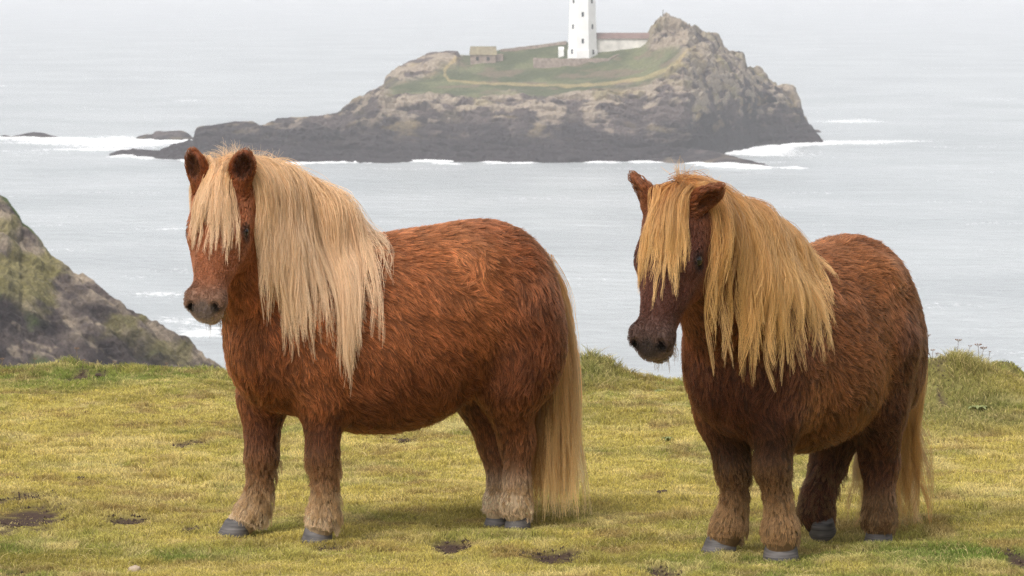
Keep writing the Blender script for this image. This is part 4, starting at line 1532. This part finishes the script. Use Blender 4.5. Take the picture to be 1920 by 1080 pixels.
fA, fB = (-.918, -.396), (-.557, -.83)
PONY_A = dict(
    label='chestnut pony with a long cream mane and forelock, face turned towards the viewer', f=fA, O=(-.422, 10.726), z0=-.045, seed=600, colors=CHEST, torso=TORSO, hooves=PONY_A_HOOVES,
    neck=[(.33, 0, .76, .205), (.45, .02, .92, .170)], ridge=[(.10, 0, .91, .07), (.24, 0, 1.035, .085), (.42, .02, 1.135, .085)],
    legs=dict(
        fn=[(630, 640, 10.52, .105, .034, 'chest'), (607, 745, 10.50, .071, .026, 'upper'), (604, 858, 10.50, .047, .018, 'knee'), (609, 920, 10.50, .034, .020, 'cannon'), (605, 968, 10.50, .044, .022, 'fet'), (600, 990, 10.50, .043, .02, 'white')],
        ff=[(505, 640, 10.72, .105, .034, 'chest'), (493, 745, 10.70, .073, .026, 'upper'), (491, 856, 10.69, .048, .018, 'knee'), (486, 918, 10.69, .035, .020, 'cannon'), (471, 961, 10.69, .044, .022, 'fet'), (456, 982, 10.69, .043, .02, 'white')],
        hn=[(965, 600, 10.80, .135, .034, 'thigh'), (948, 720, 10.80, .094, .030, 'thigh'), (970, 828, 10.87, .054, .022, 'hock'), (969, 905, 10.86, .037, .018, 'shank'), (968, 945, 10.86, .044, .018, 'white'), (967, 965, 10.86, .038, .014, 'white')],
        hf=[(930, 640, 10.98, .125, .034, 'thigh'), (903, 742, 10.97, .082, .028, 'thigh'), (930, 838, 10.99, .051, .022, 'hock'), (938, 905, 10.97, .035, .018, 'shank'), (935, 942, 10.96, .042, .018, 'white'), (931, 962, 10.95, .037, .014, 'white')]),
    feather=[('fn', 2, 90, .045, 'cannon', 1), ('fn', 3, 130, .05, 'fet', 1), ('fn', 4, 80, .035, 'white', 1), ('ff', 2, 90, .045, 'cannon', 1), ('ff', 3, 130, .05, 'fet', 1), ('ff', 4, 80, .035, 'white', 1),
             ('hn', 3, 70, .03, 'fet', 1), ('hf', 3, 70, .03, 'fet', 1), ('hn', 4, 90, .03, 'white', 1), ('hf', 4, 90, .03, 'white', 1)],
    head=dict(poll=(414, 346, 10.30), ypr=(14, 58, 0), scale=.97, etip=1.0, ears=[((-.72, .26, .62), (.8, .15, .5), .105, .039), ((-.72, .26, .62), (.8, .35, .5), .105, .039)]),
    mane=dict(start=(-.065, 0, 0), maxback=.125, crest=[(.44, .01, 1.22), (.34, .0, 1.17), (.225, 0, 1.10)], side=(1, .1), len=([0, .3, .7, 1], [.50, .62, .72, .62]), guides=460, per=24, vol=.045, wob=.12, curl=.010, fly=300),
    forelock=dict(guides=150, per=16, len=.285, fan=.50, sweep=.16),
    tail=dict(per=18, wave=.022, curl=.012, bundles=[
        (230, [(1008, 490, 10.98), (1030, 545, 11.04), (1034, 640, 11.04), (1036, 800, 11.0), (1042, 980, 10.96)], .014, .056, [(.58, .25, .065), (.86, .56, .24)]),
        (60, [(1008, 560, 10.98), (1012, 660, 10.98), (1005, 800, 10.94), (1000, 965, 10.92)], .012, .022, [(.20, .08, .027), (.40, .20, .065)]),
        (80, [(1014, 500, 11.0), (1038, 600, 11.06), (1052, 800, 11.02), (1066, 984, 11.0)], .012, .034, [(.64, .32, .10), (.90, .68, .38)])]),
    hoof=dict(ff=dict(toe=(-.95, -.35), w=.052, l=.062, h=.055, back=.02), fn=dict(toe=(-.35, -.94), w=.052, l=.060, h=.055, back=.02),
              hf=dict(toe=(-.75, -.66), w=.044, l=.050, h=.045, back=.012), hn=dict(toe=(-.5, -.86), w=.047, l=.052, h=.048, back=.012)),
    beard=(.10, .05, .025), swirls=[(-.22, .26, .80, .10, .9, .6), (-.40, .22, .85, .09, .8, -.5), (-.28, .24, .95, .07, .9, .7)],
    mane_col=mane_colors((.76, .46, .21), (.84, .60, .385), (.48, .24, .09), .32, .22), tip=(1.65, 1.7, 1.75))
PONY_B = dict(
    tscale=(.94, .93, .965), label='darker brown pony with a golden mane and one hind hoof resting on its toe', f=fB, O=(.939, 10.352), z0=-.04, seed=700, colors=DARKC, torso=TORSO, hooves=PONY_B_HOOVES,
    neck=[(.33, 0, .74, .195), (.46, .02, .86, .160)], ridge=[(.10, 0, .90, .07), (.27, 0, .98, .08), (.46, .02, 1.05, .08)],
    legs=dict(
        fn=[(1470, 690, 10.02, .098, .034, 'chest'), (1452, 780, 10.00, .073, .026, 'upper'), (1448, 876, 10.00, .051, .020, 'knee'), (1460, 940, 10.00, .034, .020, 'cannon'), (1463, 995, 10.00, .049, .024, 'fet'), (1464, 1020, 10.00, .047, .02, 'white')],
        ff=[(1345, 690, 10.22, .098, .034, 'chest'), (1360, 785, 10.20, .074, .026, 'upper'), (1375, 876, 10.20, .051, .020, 'knee'), (1377, 940, 10.20, .035, .020, 'cannon'), (1367, 988, 10.20, .048, .024, 'fet'), (1357, 1012, 10.20, .046, .02, 'white')],
        hn=[(1650, 650, 10.50, .130, .034, 'thigh'), (1640, 760, 10.52, .095, .032, 'thigh'), (1650, 868, 10.60, .057, .024, 'hock'), (1649, 940, 10.57, .042, .020, 'shank'), (1648, 975, 10.56, .047, .020, 'white'), (1648, 992, 10.56, .040, .014, 'white')],
        hf=[(1580, 680, 10.72, .125, .034, 'thigh'), (1572, 790, 10.68, .088, .032, 'thigh'), (1554, 868, 10.72, .055, .024, 'hock'), (1534, 928, 10.68, .048, .026, 'shank'), (1530, 960, 10.66, .052, .028, 'shank'), (1536, 980, 10.66, .047, .018, 'knee')]),
    feather=[('fn', 2, 110, .036, 'cannon', 1), ('fn', 3, 150, .052, 'fet', 1), ('fn', 4, 70, .032, 'fet', 1), ('ff', 2, 110, .036, 'cannon', 1), ('ff', 3, 150, .052, 'fet', 1), ('ff', 4, 70, .032, 'fet', 1),
             ('hn', 3, 90, .04, 'cannon', 1), ('hf', 2, 90, .045, 'cannon', 1), ('hn', 4, 80, .03, 'cannon', 1), ('hf', 3, 90, .04, 'cannon', 1)],
    head=dict(poll=(1262, 388, 9.64), ypr=(27, 60, 0), scale=1.01, etip=1.12, ears=[((-.45, .95, .40), (.7, .5, .3), .108, .036), ((-.60, .55, .45), (.7, .6, .2), .100, .036)]),
    mane=dict(start=(-.065, 0, 0), crest=[(.46, .01, 1.13), (.30, .0, 1.07), (.21, 0, 1.03)], side=(1, .1), len=([0, .3, .7, 1], [.60, .66, .52, .36]), guides=210, per=26, vol=.04, wob=.19, curl=.016, fly=220),
    forelock=dict(guides=120, per=14, len=.325, fan=.36, sweep=.10),
    tail=dict(per=45, wave=.03, curl=.03, lock=(.004, .009),  bundles=[
        (24, [(1690, 560, 10.95), (1700, 640, 11.0), (1690, 780, 10.95), (1690, 900, 10.90), (1700, 1010, 10.85)], .014, .04, [(.20, .075, .025), (.60, .32, .09)]),
        (15, [(1695, 560, 10.97), (1705, 700, 11.0), (1705, 820, 10.95), (1722, 1012, 10.90)], .010, .02, [(.50, .22, .065), (.75, .48, .19)]),
        (9, [(1690, 560, 10.95), (1660, 700, 11.0), (1615, 800, 10.95), (1612, 900, 10.9), (1608, 1000, 10.88)], .010, .014, [(.22, .10, .04), (.45, .26, .1)])]),
    hoof=dict(ff=dict(toe=(-.75, -.65), w=.058, l=.062, h=.058, back=.02), fn=dict(toe=(-.1, -1.0), w=.058, l=.062, h=.058, back=.02),
              hf=dict(toe=(-.25, -.97), w=.046, l=.052, h=.06, back=.005, tip=.55, **{'raise': .0}), hn=dict(toe=(-.2, -.98), w=.052, l=.055, h=.052, back=.012)),
    beard=(.30, .17, .07), swirls=[(-.25, .26, .80, .12, .9, .6), (.30, .24, .62, .10, .9, -.6), (-.35, .2, .93, .07, .9, .7)],
    mane_col=mane_colors((.50, .215, .065), (.78, .48, .19), (.27, .10, .032), .42, .28), tip=(1.75, 1.7, 1.6))
build_pony(PONY_A)
build_pony(PONY_B)

# ------------------------------------------------------------------ what stands on the island
M_WHITE = plain_mat('white_limewash', (.80, .79, .77), rough=.8, nscale=.6, namp=.06, bump=.1, bscale=3, bdist=.05)
M_LIME = plain_mat('worn_limewash', (.60, .57, .52), rough=.9, nscale=.35, namp=.3, bump=.2, bscale=3, bdist=.05)
M_PANE = plain_mat('dark_pane', (.03, .035, .04), rough=.25, namp=.1, bump=0)
M_STONE = plain_mat('weathered_stone', (.27, .21, .17), rough=.9, nscale=1.2, namp=.35, bump=.6, bscale=2.5, bdist=.2)
M_MOSSROOF = plain_mat('mossy_roof', (.22, .185, .115), rough=.9, nscale=1.0, namp=.3, bump=.5, bscale=3, bdist=.1)
M_BROWNROOF = plain_mat('brown_roof', (.20, .13, .11), rough=.85, nscale=.8, namp=.2, bump=.4, bscale=3, bdist=.1)
M_METAL = plain_mat('dark_metal', (.05, .05, .055), rough=.5, bump=0)
M_TIMBER = plain_mat('grey_timber', (.13, .11, .10), rough=.9, bump=.2)


def box_vf(c, sx, sy, sz, taper=0.0):
    """Box standing on c; taper narrows the top."""
    x, y, z = c
    a, b_ = sx / 2, sy / 2
    k = 1 - taper
    vs = [(x - a, y - b_, z), (x + a, y - b_, z), (x + a, y + b_, z), (x - a, y + b_, z), (x - a * k, y - b_ * k, z + sz), (x + a * k, y - b_ * k, z + sz), (x + a * k, y + b_ * k, z + sz), (x - a * k, y + b_ * k, z + sz)]
    return vs, [(0, 3, 2, 1), (4, 5, 6, 7), (0, 1, 5, 4), (1, 2, 6, 5), (2, 3, 7, 6), (3, 0, 4, 7)]


def prism(c, rings, n=8, rot=math.pi / 8):
    """Lathed polygon: rings of (z, radius)."""
    vs, fs = [], []
    for (z, r) in rings:
        for k in range(n):
            a = rot + 2 * math.pi * k / n
            vs.append((c[0] + r * math.cos(a), c[1] + r * math.sin(a), c[2] + z))
    for j in range(len(rings) - 1):
        for k in range(n):
            fs.append((j * n + k, j * n + (k + 1) % n, (j + 1) * n + (k + 1) % n, (j + 1) * n + k))
    fs.append(tuple(range(n))[::-1])
    fs.append(tuple((len(rings) - 1) * n + k for k in range(n)))
    return vs, fs


LY = isl_z(1092, 112) + 4.0
lb = P(1092, 108, LY)
PXM = LY / F
r0, r1 = 27 * PXM / math.cos(math.pi / 8), 23 * PXM / math.cos(math.pi / 8)
TH = 20.0
lh = empty('lighthouse', lb)
tag(lh, 'tall white eight-sided lighthouse tower on the grassy island', 'lighthouse')
mesh_obj('tower', *prism(lb, [(-2.5, r0 * 1.04), (2.1, r0 * 1.03), (2.2, r0 * .985), (TH, r1), (TH + .3, r1 * 1.02)]), M_WHITE, lh, lb, smooth=False)
mesh_obj('gallery', *prism(lb, [(TH + .3, r1 * .98), (TH + .8, r1 * 1.16), (TH + 1.0, r1 * 1.16)]), M_WHITE, lh, lb, smooth=False)
lant = mesh_obj('lantern', *prism(lb, [(TH + 1.0, r1 * .52), (TH + 3.6, r1 * .52)], n=12), M_PANE, lh, lb, smooth=False)
mesh_obj('lantern_roof', *prism(lb, [(TH + 3.6, r1 * .60), (TH + 4.1, r1 * .5), (TH + 4.9, r1 * .12), (TH + 5.5, .05)], n=12), M_WHITE, lh, lb, smooth=False)
for ang, vs_ in ((-90, (27, 77)), (-135, (2, 50, 97)), (-45, (2, 50, 98))):
    a = math.radians(ang)
    nrm_ = np.array([math.cos(a), math.sin(a), 0])
    tan_ = np.array([-math.sin(a), math.cos(a), 0])
    for v_ in vs_:
        zc = P(1092, v_, LY - r0 * .9)[2] - lb[2]
        ap = (r0 * .985 + (r1 - r0 * .985) * np.clip((zc - 2.2) / (TH - 2.2), 0, 1)) * math.cos(math.pi / 8) if zc > 2.2 else r0 * 1.03 * math.cos(math.pi / 8)
        ctr = lb + nrm_ * (ap + .01) + np.array([0, 0, zc])
        def slab(w, h_, d0, d1):
            q = [ctr + tan_ * sx * w / 2 + np.array([0, 0, sz * h_ / 2]) + nrm_ * d for d in (d0, d1) for (sx, sz) in ((-1, -1), (1, -1), (1, 1), (-1, 1))]
            return q, [(0, 3, 2, 1), (4, 5, 6, 7), (0, 1, 5, 4), (1, 2, 6, 5), (2, 3, 7, 6), (3, 0, 4, 7)]
        w_ = mesh_obj('window', *slab(.62, 1.3, -.3, .05), M_PANE, lh, lb, smooth=False)
        mesh_obj('sill', *slab(.9, .16, -.1, .14), M_WHITE, w_, (0, 0, .72), smooth=False)

# roofless keeper's store
HY = isl_z(905, 120) + 3
hb_ = P(906, 119, HY)
k_ = HY / F
hut = empty('stone_hut', hb_)
tag(hut, 'small stone hut with a mossy pitched roof on the island', 'hut')
W_, Dp, Hh = 48 * k_, 5.0, 17 * k_
mesh_obj('wall', *box_vf(hb_ - np.array([0, 0, 1.2]), W_, Dp, Hh + 1.2), M_STONE, hut, hb_, smooth=False)
rv = []
for x in (-W_ / 2 - .3, W_ / 2 + .3):
    rv += [hb_ + np.array([x, -Dp / 2 - .3, Hh - .1]), hb_ + np.array([x * .93, 0, Hh + 15 * k_]), hb_ + np.array([x, Dp / 2 + .3, Hh - .1])]
roof_ = mesh_obj('roof', rv, [(0, 3, 4, 1), (1, 4, 5, 2), (0, 1, 2), (3, 5, 4), (0, 2, 5, 3)], M_MOSSROOF, hut, hb_, smooth=False)
for x in (-W_ * .42, W_ * .42):
    mesh_obj('chimney', *box_vf(hb_ + np.array([x, 0, Hh + 9 * k_]), .9, .9, 8 * k_), M_STONE, roof_, (0, 0, 0), smooth=False)
for x in (-W_ * .22, W_ * .2):
    mesh_obj('window', *box_vf(hb_ + np.array([x, -Dp / 2 - .01, Hh * .35]), .8, .12, 1.0), M_PANE, hut, hb_, smooth=False)
mesh_obj('porch', *box_vf(hb_ + np.array([W_ / 2 + 1.0, .4, -1.0]), 1.9, 3.2, 1.0 + 2.6), M_STONE, hut, hb_, smooth=False)

# whitewashed yard building beside the tower
YY = isl_z(1166, 94) + 3.2
yb_ = P(1166, 92, YY)
k_ = YY / F
yd = empty('yard_building', yb_)
tag(yd, 'long low whitewashed building with a brown roof beside the lighthouse', 'building')
W_, Hh = 98 * k_, 20 * k_
mesh_obj('wall', *box_vf(yb_ - np.array([0, 0, 3]), W_, 6, Hh + 3), M_LIME, yd, yb_, smooth=False)
rv = []
for x in (-W_ / 2 - .3, W_ / 2 + .3):
    rv += [yb_ + np.array([x, -3.4, Hh - .05]), yb_ + np.array([x, 0, Hh + 10.5 * k_]), yb_ + np.array([x, 3.4, Hh - .05])]
mesh_obj('roof', rv, [(0, 3, 4, 1), (1, 4, 5, 2), (0, 1, 2), (3, 5, 4), (0, 2, 5, 3)], M_BROWNROOF, yd, yb_, smooth=False)

SY = LY + 1
sb_ = P(1052, 104, SY)
sh = empty('shed', sb_)
tag(sh, 'tiny white shed standing by the foot of the lighthouse', 'shed')
mesh_obj('wall', *box_vf(sb_ - np.array([0, 0, .8]), 1.5, 1.6, 2.6), M_WHITE, sh, sb_, smooth=False)
rv = []
for x in (-.78, .78):
    rv += [sb_ + np.array([x, -.83, 1.79]), sb_ + np.array([x, 0, 2.4]), sb_ + np.array([x, .83, 1.79])]
mesh_obj('roof', rv, [(0, 3, 4, 1), (1, 4, 5, 2), (0, 1, 2), (3, 5, 4), (0, 2, 5, 3)], M_WHITE, sh, sb_, smooth=False)


def stone_wall(label, pts, h_, t_, seed):
    """Dry stone wall along points (u, v foot, Y), its top uneven."""
    w = np.array([P(*q) for q in pts])
    n = 40
    m_ = np.linspace(0, 1, len(w))
    tq = np.linspace(0, 1, n)
    c_ = np.stack([np.interp(tq, m_, w[:, i]) for i in range(3)], -1)
    d = norm(np.gradient(c_, axis=0) * np.array([1, 1, 0]))
    sd_ = np.stack([-d[:, 1], d[:, 0], 0 * d[:, 0]], -1)
    hh = h_ * (.85 + .4 * fbm(c_ / 2.0, 3, seed))
    v = []
    for i in range(n):
        for (s, z) in ((-1, -1.5), (-.8, hh[i]), (.8, hh[i]), (1, -1.5)):
            v.append(c_[i] + sd_[i] * s * t_ / 2 + np.array([0, 0, z]))
    fs = []
    for i in range(n - 1):
        for k in range(3):
            fs.append((i * 4 + k, i * 4 + k + 1, i * 4 + 5 + k, i * 4 + 4 + k))
    fs += [(0, 3, 2, 1), tuple((n - 1) * 4 + k for k in range(4))]
    o = mesh_obj('stone_wall', v, fs, M_STONE, origin=w.mean(0), smooth=False)
    tag(o, label, 'wall', 'stone walls on the island')


stone_wall('brown stone terrace wall below the foot of the lighthouse', [(1000, 117, LY - 7), (1060, 118, LY - 7.5), (1140, 117, LY - 7), (1165, 108, LY - 3)], 1.15, .8, 3)
stone_wall('low stone wall along the skyline between the hut and the lighthouse', [(938, 99, isl_z(938, 97)), (1000, 92, isl_z(1000, 90)), (1062, 84, isl_z(1062, 82))], 1.0, .8, 9)

# mast on the crag
MY = isl_z(1243, 36)
mb_ = P(1243, 44, MY)
mast = empty('mast', mb_)
tag(mast, 'thin dark mast standing on the top of the island crag', 'mast')
mesh_obj('pole', *prism(mb_, [(-1.5, .22), (3.8, .10)], n=6), M_TIMBER, mast, mb_, smooth=False)
mesh_obj('brace', *box_vf(mb_ + np.array([.35, 0, -1.0]), .25, .25, 2.4, .4), M_TIMBER, mast, mb_, smooth=False)

# ------------------------------------------------------------------ small things on the turf
M_DRY = plain_mat('dry_stem', (.20, .14, .085), rough=.8, nscale=60, namp=.3, bump=0)
M_UMBEL = plain_mat('dry_seed_head', (.24, .16, .11), rough=.9, nscale=80, namp=.35, bump=0)


def tube(pts, r0_, r1_, n=5):
    pts = np.asarray(pts, float)
    vs, fs = [], []
    for i, p in enumerate(pts):
        d = norm(pts[min(i + 1, len(pts) - 1)] - pts[max(i - 1, 0)])
        a = norm(np.cross(d, [0, 1, .01]))
        b_ = np.cross(d, a)
        r = r0_ + (r1_ - r0_) * i / (len(pts) - 1)
        for k in range(n):
            t_ = 2 * math.pi * k / n
            vs.append(p + r * (math.cos(t_) * a + math.sin(t_) * b_))
    for i in range(len(pts) - 1):
        for k in range(n):
            fs.append((i * n + k, i * n + (k + 1) % n, (i + 1) * n + (k + 1) % n, (i + 1) * n + k))
    return vs, fs


def umbel(u, vh, foot_px, Y, size, bend, label, group):
    top = P(u, vh, Y)
    x0 = top[0] - bend
    base = np.array([x0, Y + .02, 0])
    base[2] = ground_z(np.array([x0]), np.array([Y + .02]))[0]
    root = empty('dried_umbel', base)
    tag(root, label, 'seed head', group)
    t_ = np.linspace(0, 1, 6)[:, None]
    path_ = base + (top - base) * t_ + np.array([bend, 0, 0]) * (t_ ** 2 - t_) * .8
    stem = mesh_obj('stem', *tube(path_, .0019, .0012), M_DRY, root, base)
    vs, fs = [], []
    n = 9
    for k in range(n):
        a = 2 * math.pi * k / n + random.random() * .4
        e = top + size * np.array([math.cos(a) * .5, math.sin(a) * .5, .22 + .12 * random.random()])
        v, f_ = tube([top, top + (e - top) * .5 + np.array([0, 0, -.002]), e], .0009, .0007, 3)
        o_ = len(vs)
        vs += v
        fs += [tuple(i + o_ for i in q) for q in f_]
        v, f_ = uv_sphere(e, size * .11, 5, 3)
        o_ = len(vs)
        vs += list(v * np.array([1, 1, 1]))
        fs += [tuple(i + o_ for i in q) for q in f_]
    mesh_obj('seed_head', vs, fs, M_UMBEL, root, base)


RG = 'dried flower heads on the grassy mound'
LG = 'dried flower heads along the turf edge'
lab_r = 'dry brown flower head on a thin stem above the grassy mound'
lab_l = 'small dry flower head at the turf edge before the rock headland'
for (u, v, Y, sz_, be) in ((1740, 630, 18.2, .026, .01), (1797, 640, 18.3, .034, .004), (1819, 650, 18.3, .020, .02), (1834, 649, 18.2, .036, -.01), (1844, 655, 18.4, .036, .015), (1749, 658, 18.2, .024, .0), (1757, 664, 18.1, .02, .02), (1856, 660, 18.3, .014, .01), (1879, 680, 18.4, .022, 0), (1787, 660, 18.3, .016, -.02)):
    lab = {1740: "tall dry flower head standing alone beside the darker pony's rump", 1797: 'broad dry flower head on a straight stem atop the grassy mound', 1834: 'one of two broad flat dry heads side by side behind the mound', 1844: 'one of two broad flat dry heads side by side behind the mound', 1879: 'dry flower head on the low turf edge past the mound'}.get(u, 'small dry flower head among the grass of the mound')
    umbel(u, v, 0, Y, sz_, be, lab, RG)
for (u, v, Y, sz_, be) in ((144, 655, 18.3, .026, .0), (66, 674, 18.3, .022, .01), (157, 676, 18.2, .02, .01), (215, 680, 18.2, .022, -.01), (4, 674, 18.2, .022, .0), (312, 682, 18.3, .016, .01)):
    umbel(u, v, 0, Y, sz_, be, 'tallest dry flower head at the turf edge before the rock headland' if u == 144 else lab_l.replace('small', 'short'), LG)

M_CLOD = plain_mat('dark_earth', (.075, .050, .038), rough=.95, nscale=50, namp=.4, bump=.8, bscale=120, bdist=.01)
M_PEBBLE = plain_mat('pale_stone', (.42, .33, .24), rough=.8, nscale=30, namp=.25, bump=.4, bscale=60, bdist=.005)


def lump(c, r, seed, sq=(1, 1, .6), n=16, m=10, amp=.5):
    v, f_ = uv_sphere((0, 0, 0), 1.0, n, m)
    d = .75 + amp * (fbm(v * 1.6 + seed * 3.1, 3, seed) - .5) * 2 * .6 + .25 * (fbm(v * 5 + seed, 2, seed + 3) - .5)
    return np.asarray(c) + v * d[:, None] * r * np.array(sq), f_


def turf_pt(u, v):
    g_ = G(u, v)
    z = ground_z(np.array([g_[0]]), np.array([g_[1]]))[0]
    return np.array([g_[0], g_[1], z])


for i, (u, v, r, lb_) in enumerate((
        (1243, 926, .019, 'small crumbly dark clod on the grass between the two ponies'),
        (154, 902, .016, 'small dark clod lying alone on yellow turf before the rock headland'),
        (357, 988, .024, 'flattened dark clod close to the pale pony’s front hoof'),
        (186, 713, .022, 'dark clod on the turf near the edge below the rock headland'),
        (36, 899, .010, 'tiny dark crumb of earth on turf left of the lone clod'))):
    c_ = turf_pt(u, v)
    vs, fs = [], []
    for k in range(5):
        q, f_ = lump(c_ + np.array([random.uniform(-1, 1) * r, random.uniform(-1, 1) * r, r * .35]), r * random.uniform(.5, .9), 40 + i * 7 + k, (1, 1, .75), 10, 7)
        o_ = len(vs)
        vs += list(q)
        fs += [tuple(x + o_ for x in t_) for t_ in f_]
    tag(mesh_obj('earth_clod', vs, fs, M_CLOD, origin=c_), lb_.replace('’', "'"), 'clod', 'clods of earth on the turf')
c_ = turf_pt(252, 1066)
q, f_ = lump(c_ + np.array([0, 0, .008]), .026, 77, (1.0, .7, .62), 18, 12, .45)
tag(mesh_obj('stone', q, f_, M_PEBBLE, origin=c_), 'pale angular stone lying in the grass', 'stone')

# crumbs of soil in the bare patches
vs, fs = [], []
for (x, y, a, b_, s_) in BARE_W:
    if s_ < .6: continue
    k = int(20 * min(a * b_ / .004, 4))
    for _ in range(k):
        rr, an = math.sqrt(random.random()), random.uniform(0, 6.28)
        px_, py_ = x + a * rr * math.cos(an), y + b_ * rr * math.sin(an)
        pz_ = ground_z(np.array([px_]), np.array([py_]))[0]
        r = random.uniform(.0025, .008)
        o_ = len(vs)
        for dv in ((1, 0, 0), (-.4, .9, 0), (-.5, -.8, 0), (0, 0, .9), (.1, .1, -.6)):
            vs.append((px_ + r * (dv[0] + random.uniform(-.3, .3)), py_ + r * (dv[1] + random.uniform(-.3, .3)), pz_ + r * (dv[2] + random.uniform(-.2, .2)) + r * .3))
        fs += [(o_, o_ + 1, o_ + 3), (o_ + 1, o_ + 2, o_ + 3), (o_ + 2, o_, o_ + 3), (o_ + 1, o_, o_ + 4), (o_ + 2, o_ + 1, o_ + 4), (o_, o_ + 2, o_ + 4)]
tag(mesh_obj('soil_crumbs', vs, fs, M_CLOD, smooth=False), 'loose dark crumbs of earth in the bare patches', 'soil', kind='stuff')

M_LEAF = plain_mat('grey_green_leaf', (.21, .23, .10), rough=.95, spec=.05, nscale=40, namp=.25, bump=.2, bscale=90, bdist=.003)
for (u, v, r, lb_) in ((1725, 767, .05, "leafy weed in the turf just behind the darker pony's tail"), (1833, 774, .055, 'broad leafy weed at the foot of the dark earth hump'), (1253, 817, .03, "small leafy weed on open turf before the darker pony's chest"), (1238, 733, .04, "leafy weed near the turf edge under the darker pony's chin"), (1750, 715, .05, 'leafy weed on the lower slope of the grassy mound')):
    c_ = turf_pt(u, v)
    root = empty('rosette_weed', c_)
    tag(root, lb_, 'weed', 'leafy weeds in the turf')
    for k in range(7):
        a = 2 * math.pi * k / 7 + random.uniform(-.3, .3)
        d = np.array([math.cos(a), math.sin(a), 0])
        s_ = np.array([-d[1], d[0], 0])
        le = r * random.uniform(.7, 1.2)
        vs = []
        for (t_, w_, z_) in ((0, .08, .006), (.35, .24, .022), (.7, .22, .026), (1, .03, .014)):
            for e in (-1, 0, 1):
                vs.append(c_ + d * le * t_ + s_ * e * w_ * le + np.array([0, 0, z_ - .004 * (e == 0)]))
        fs = [(j * 3 + e, j * 3 + e + 1, j * 3 + e + 4, j * 3 + e + 3) for j in range(3) for e in (0, 1)]
        mesh_obj('leaf', vs, fs, M_LEAF, root, c_)
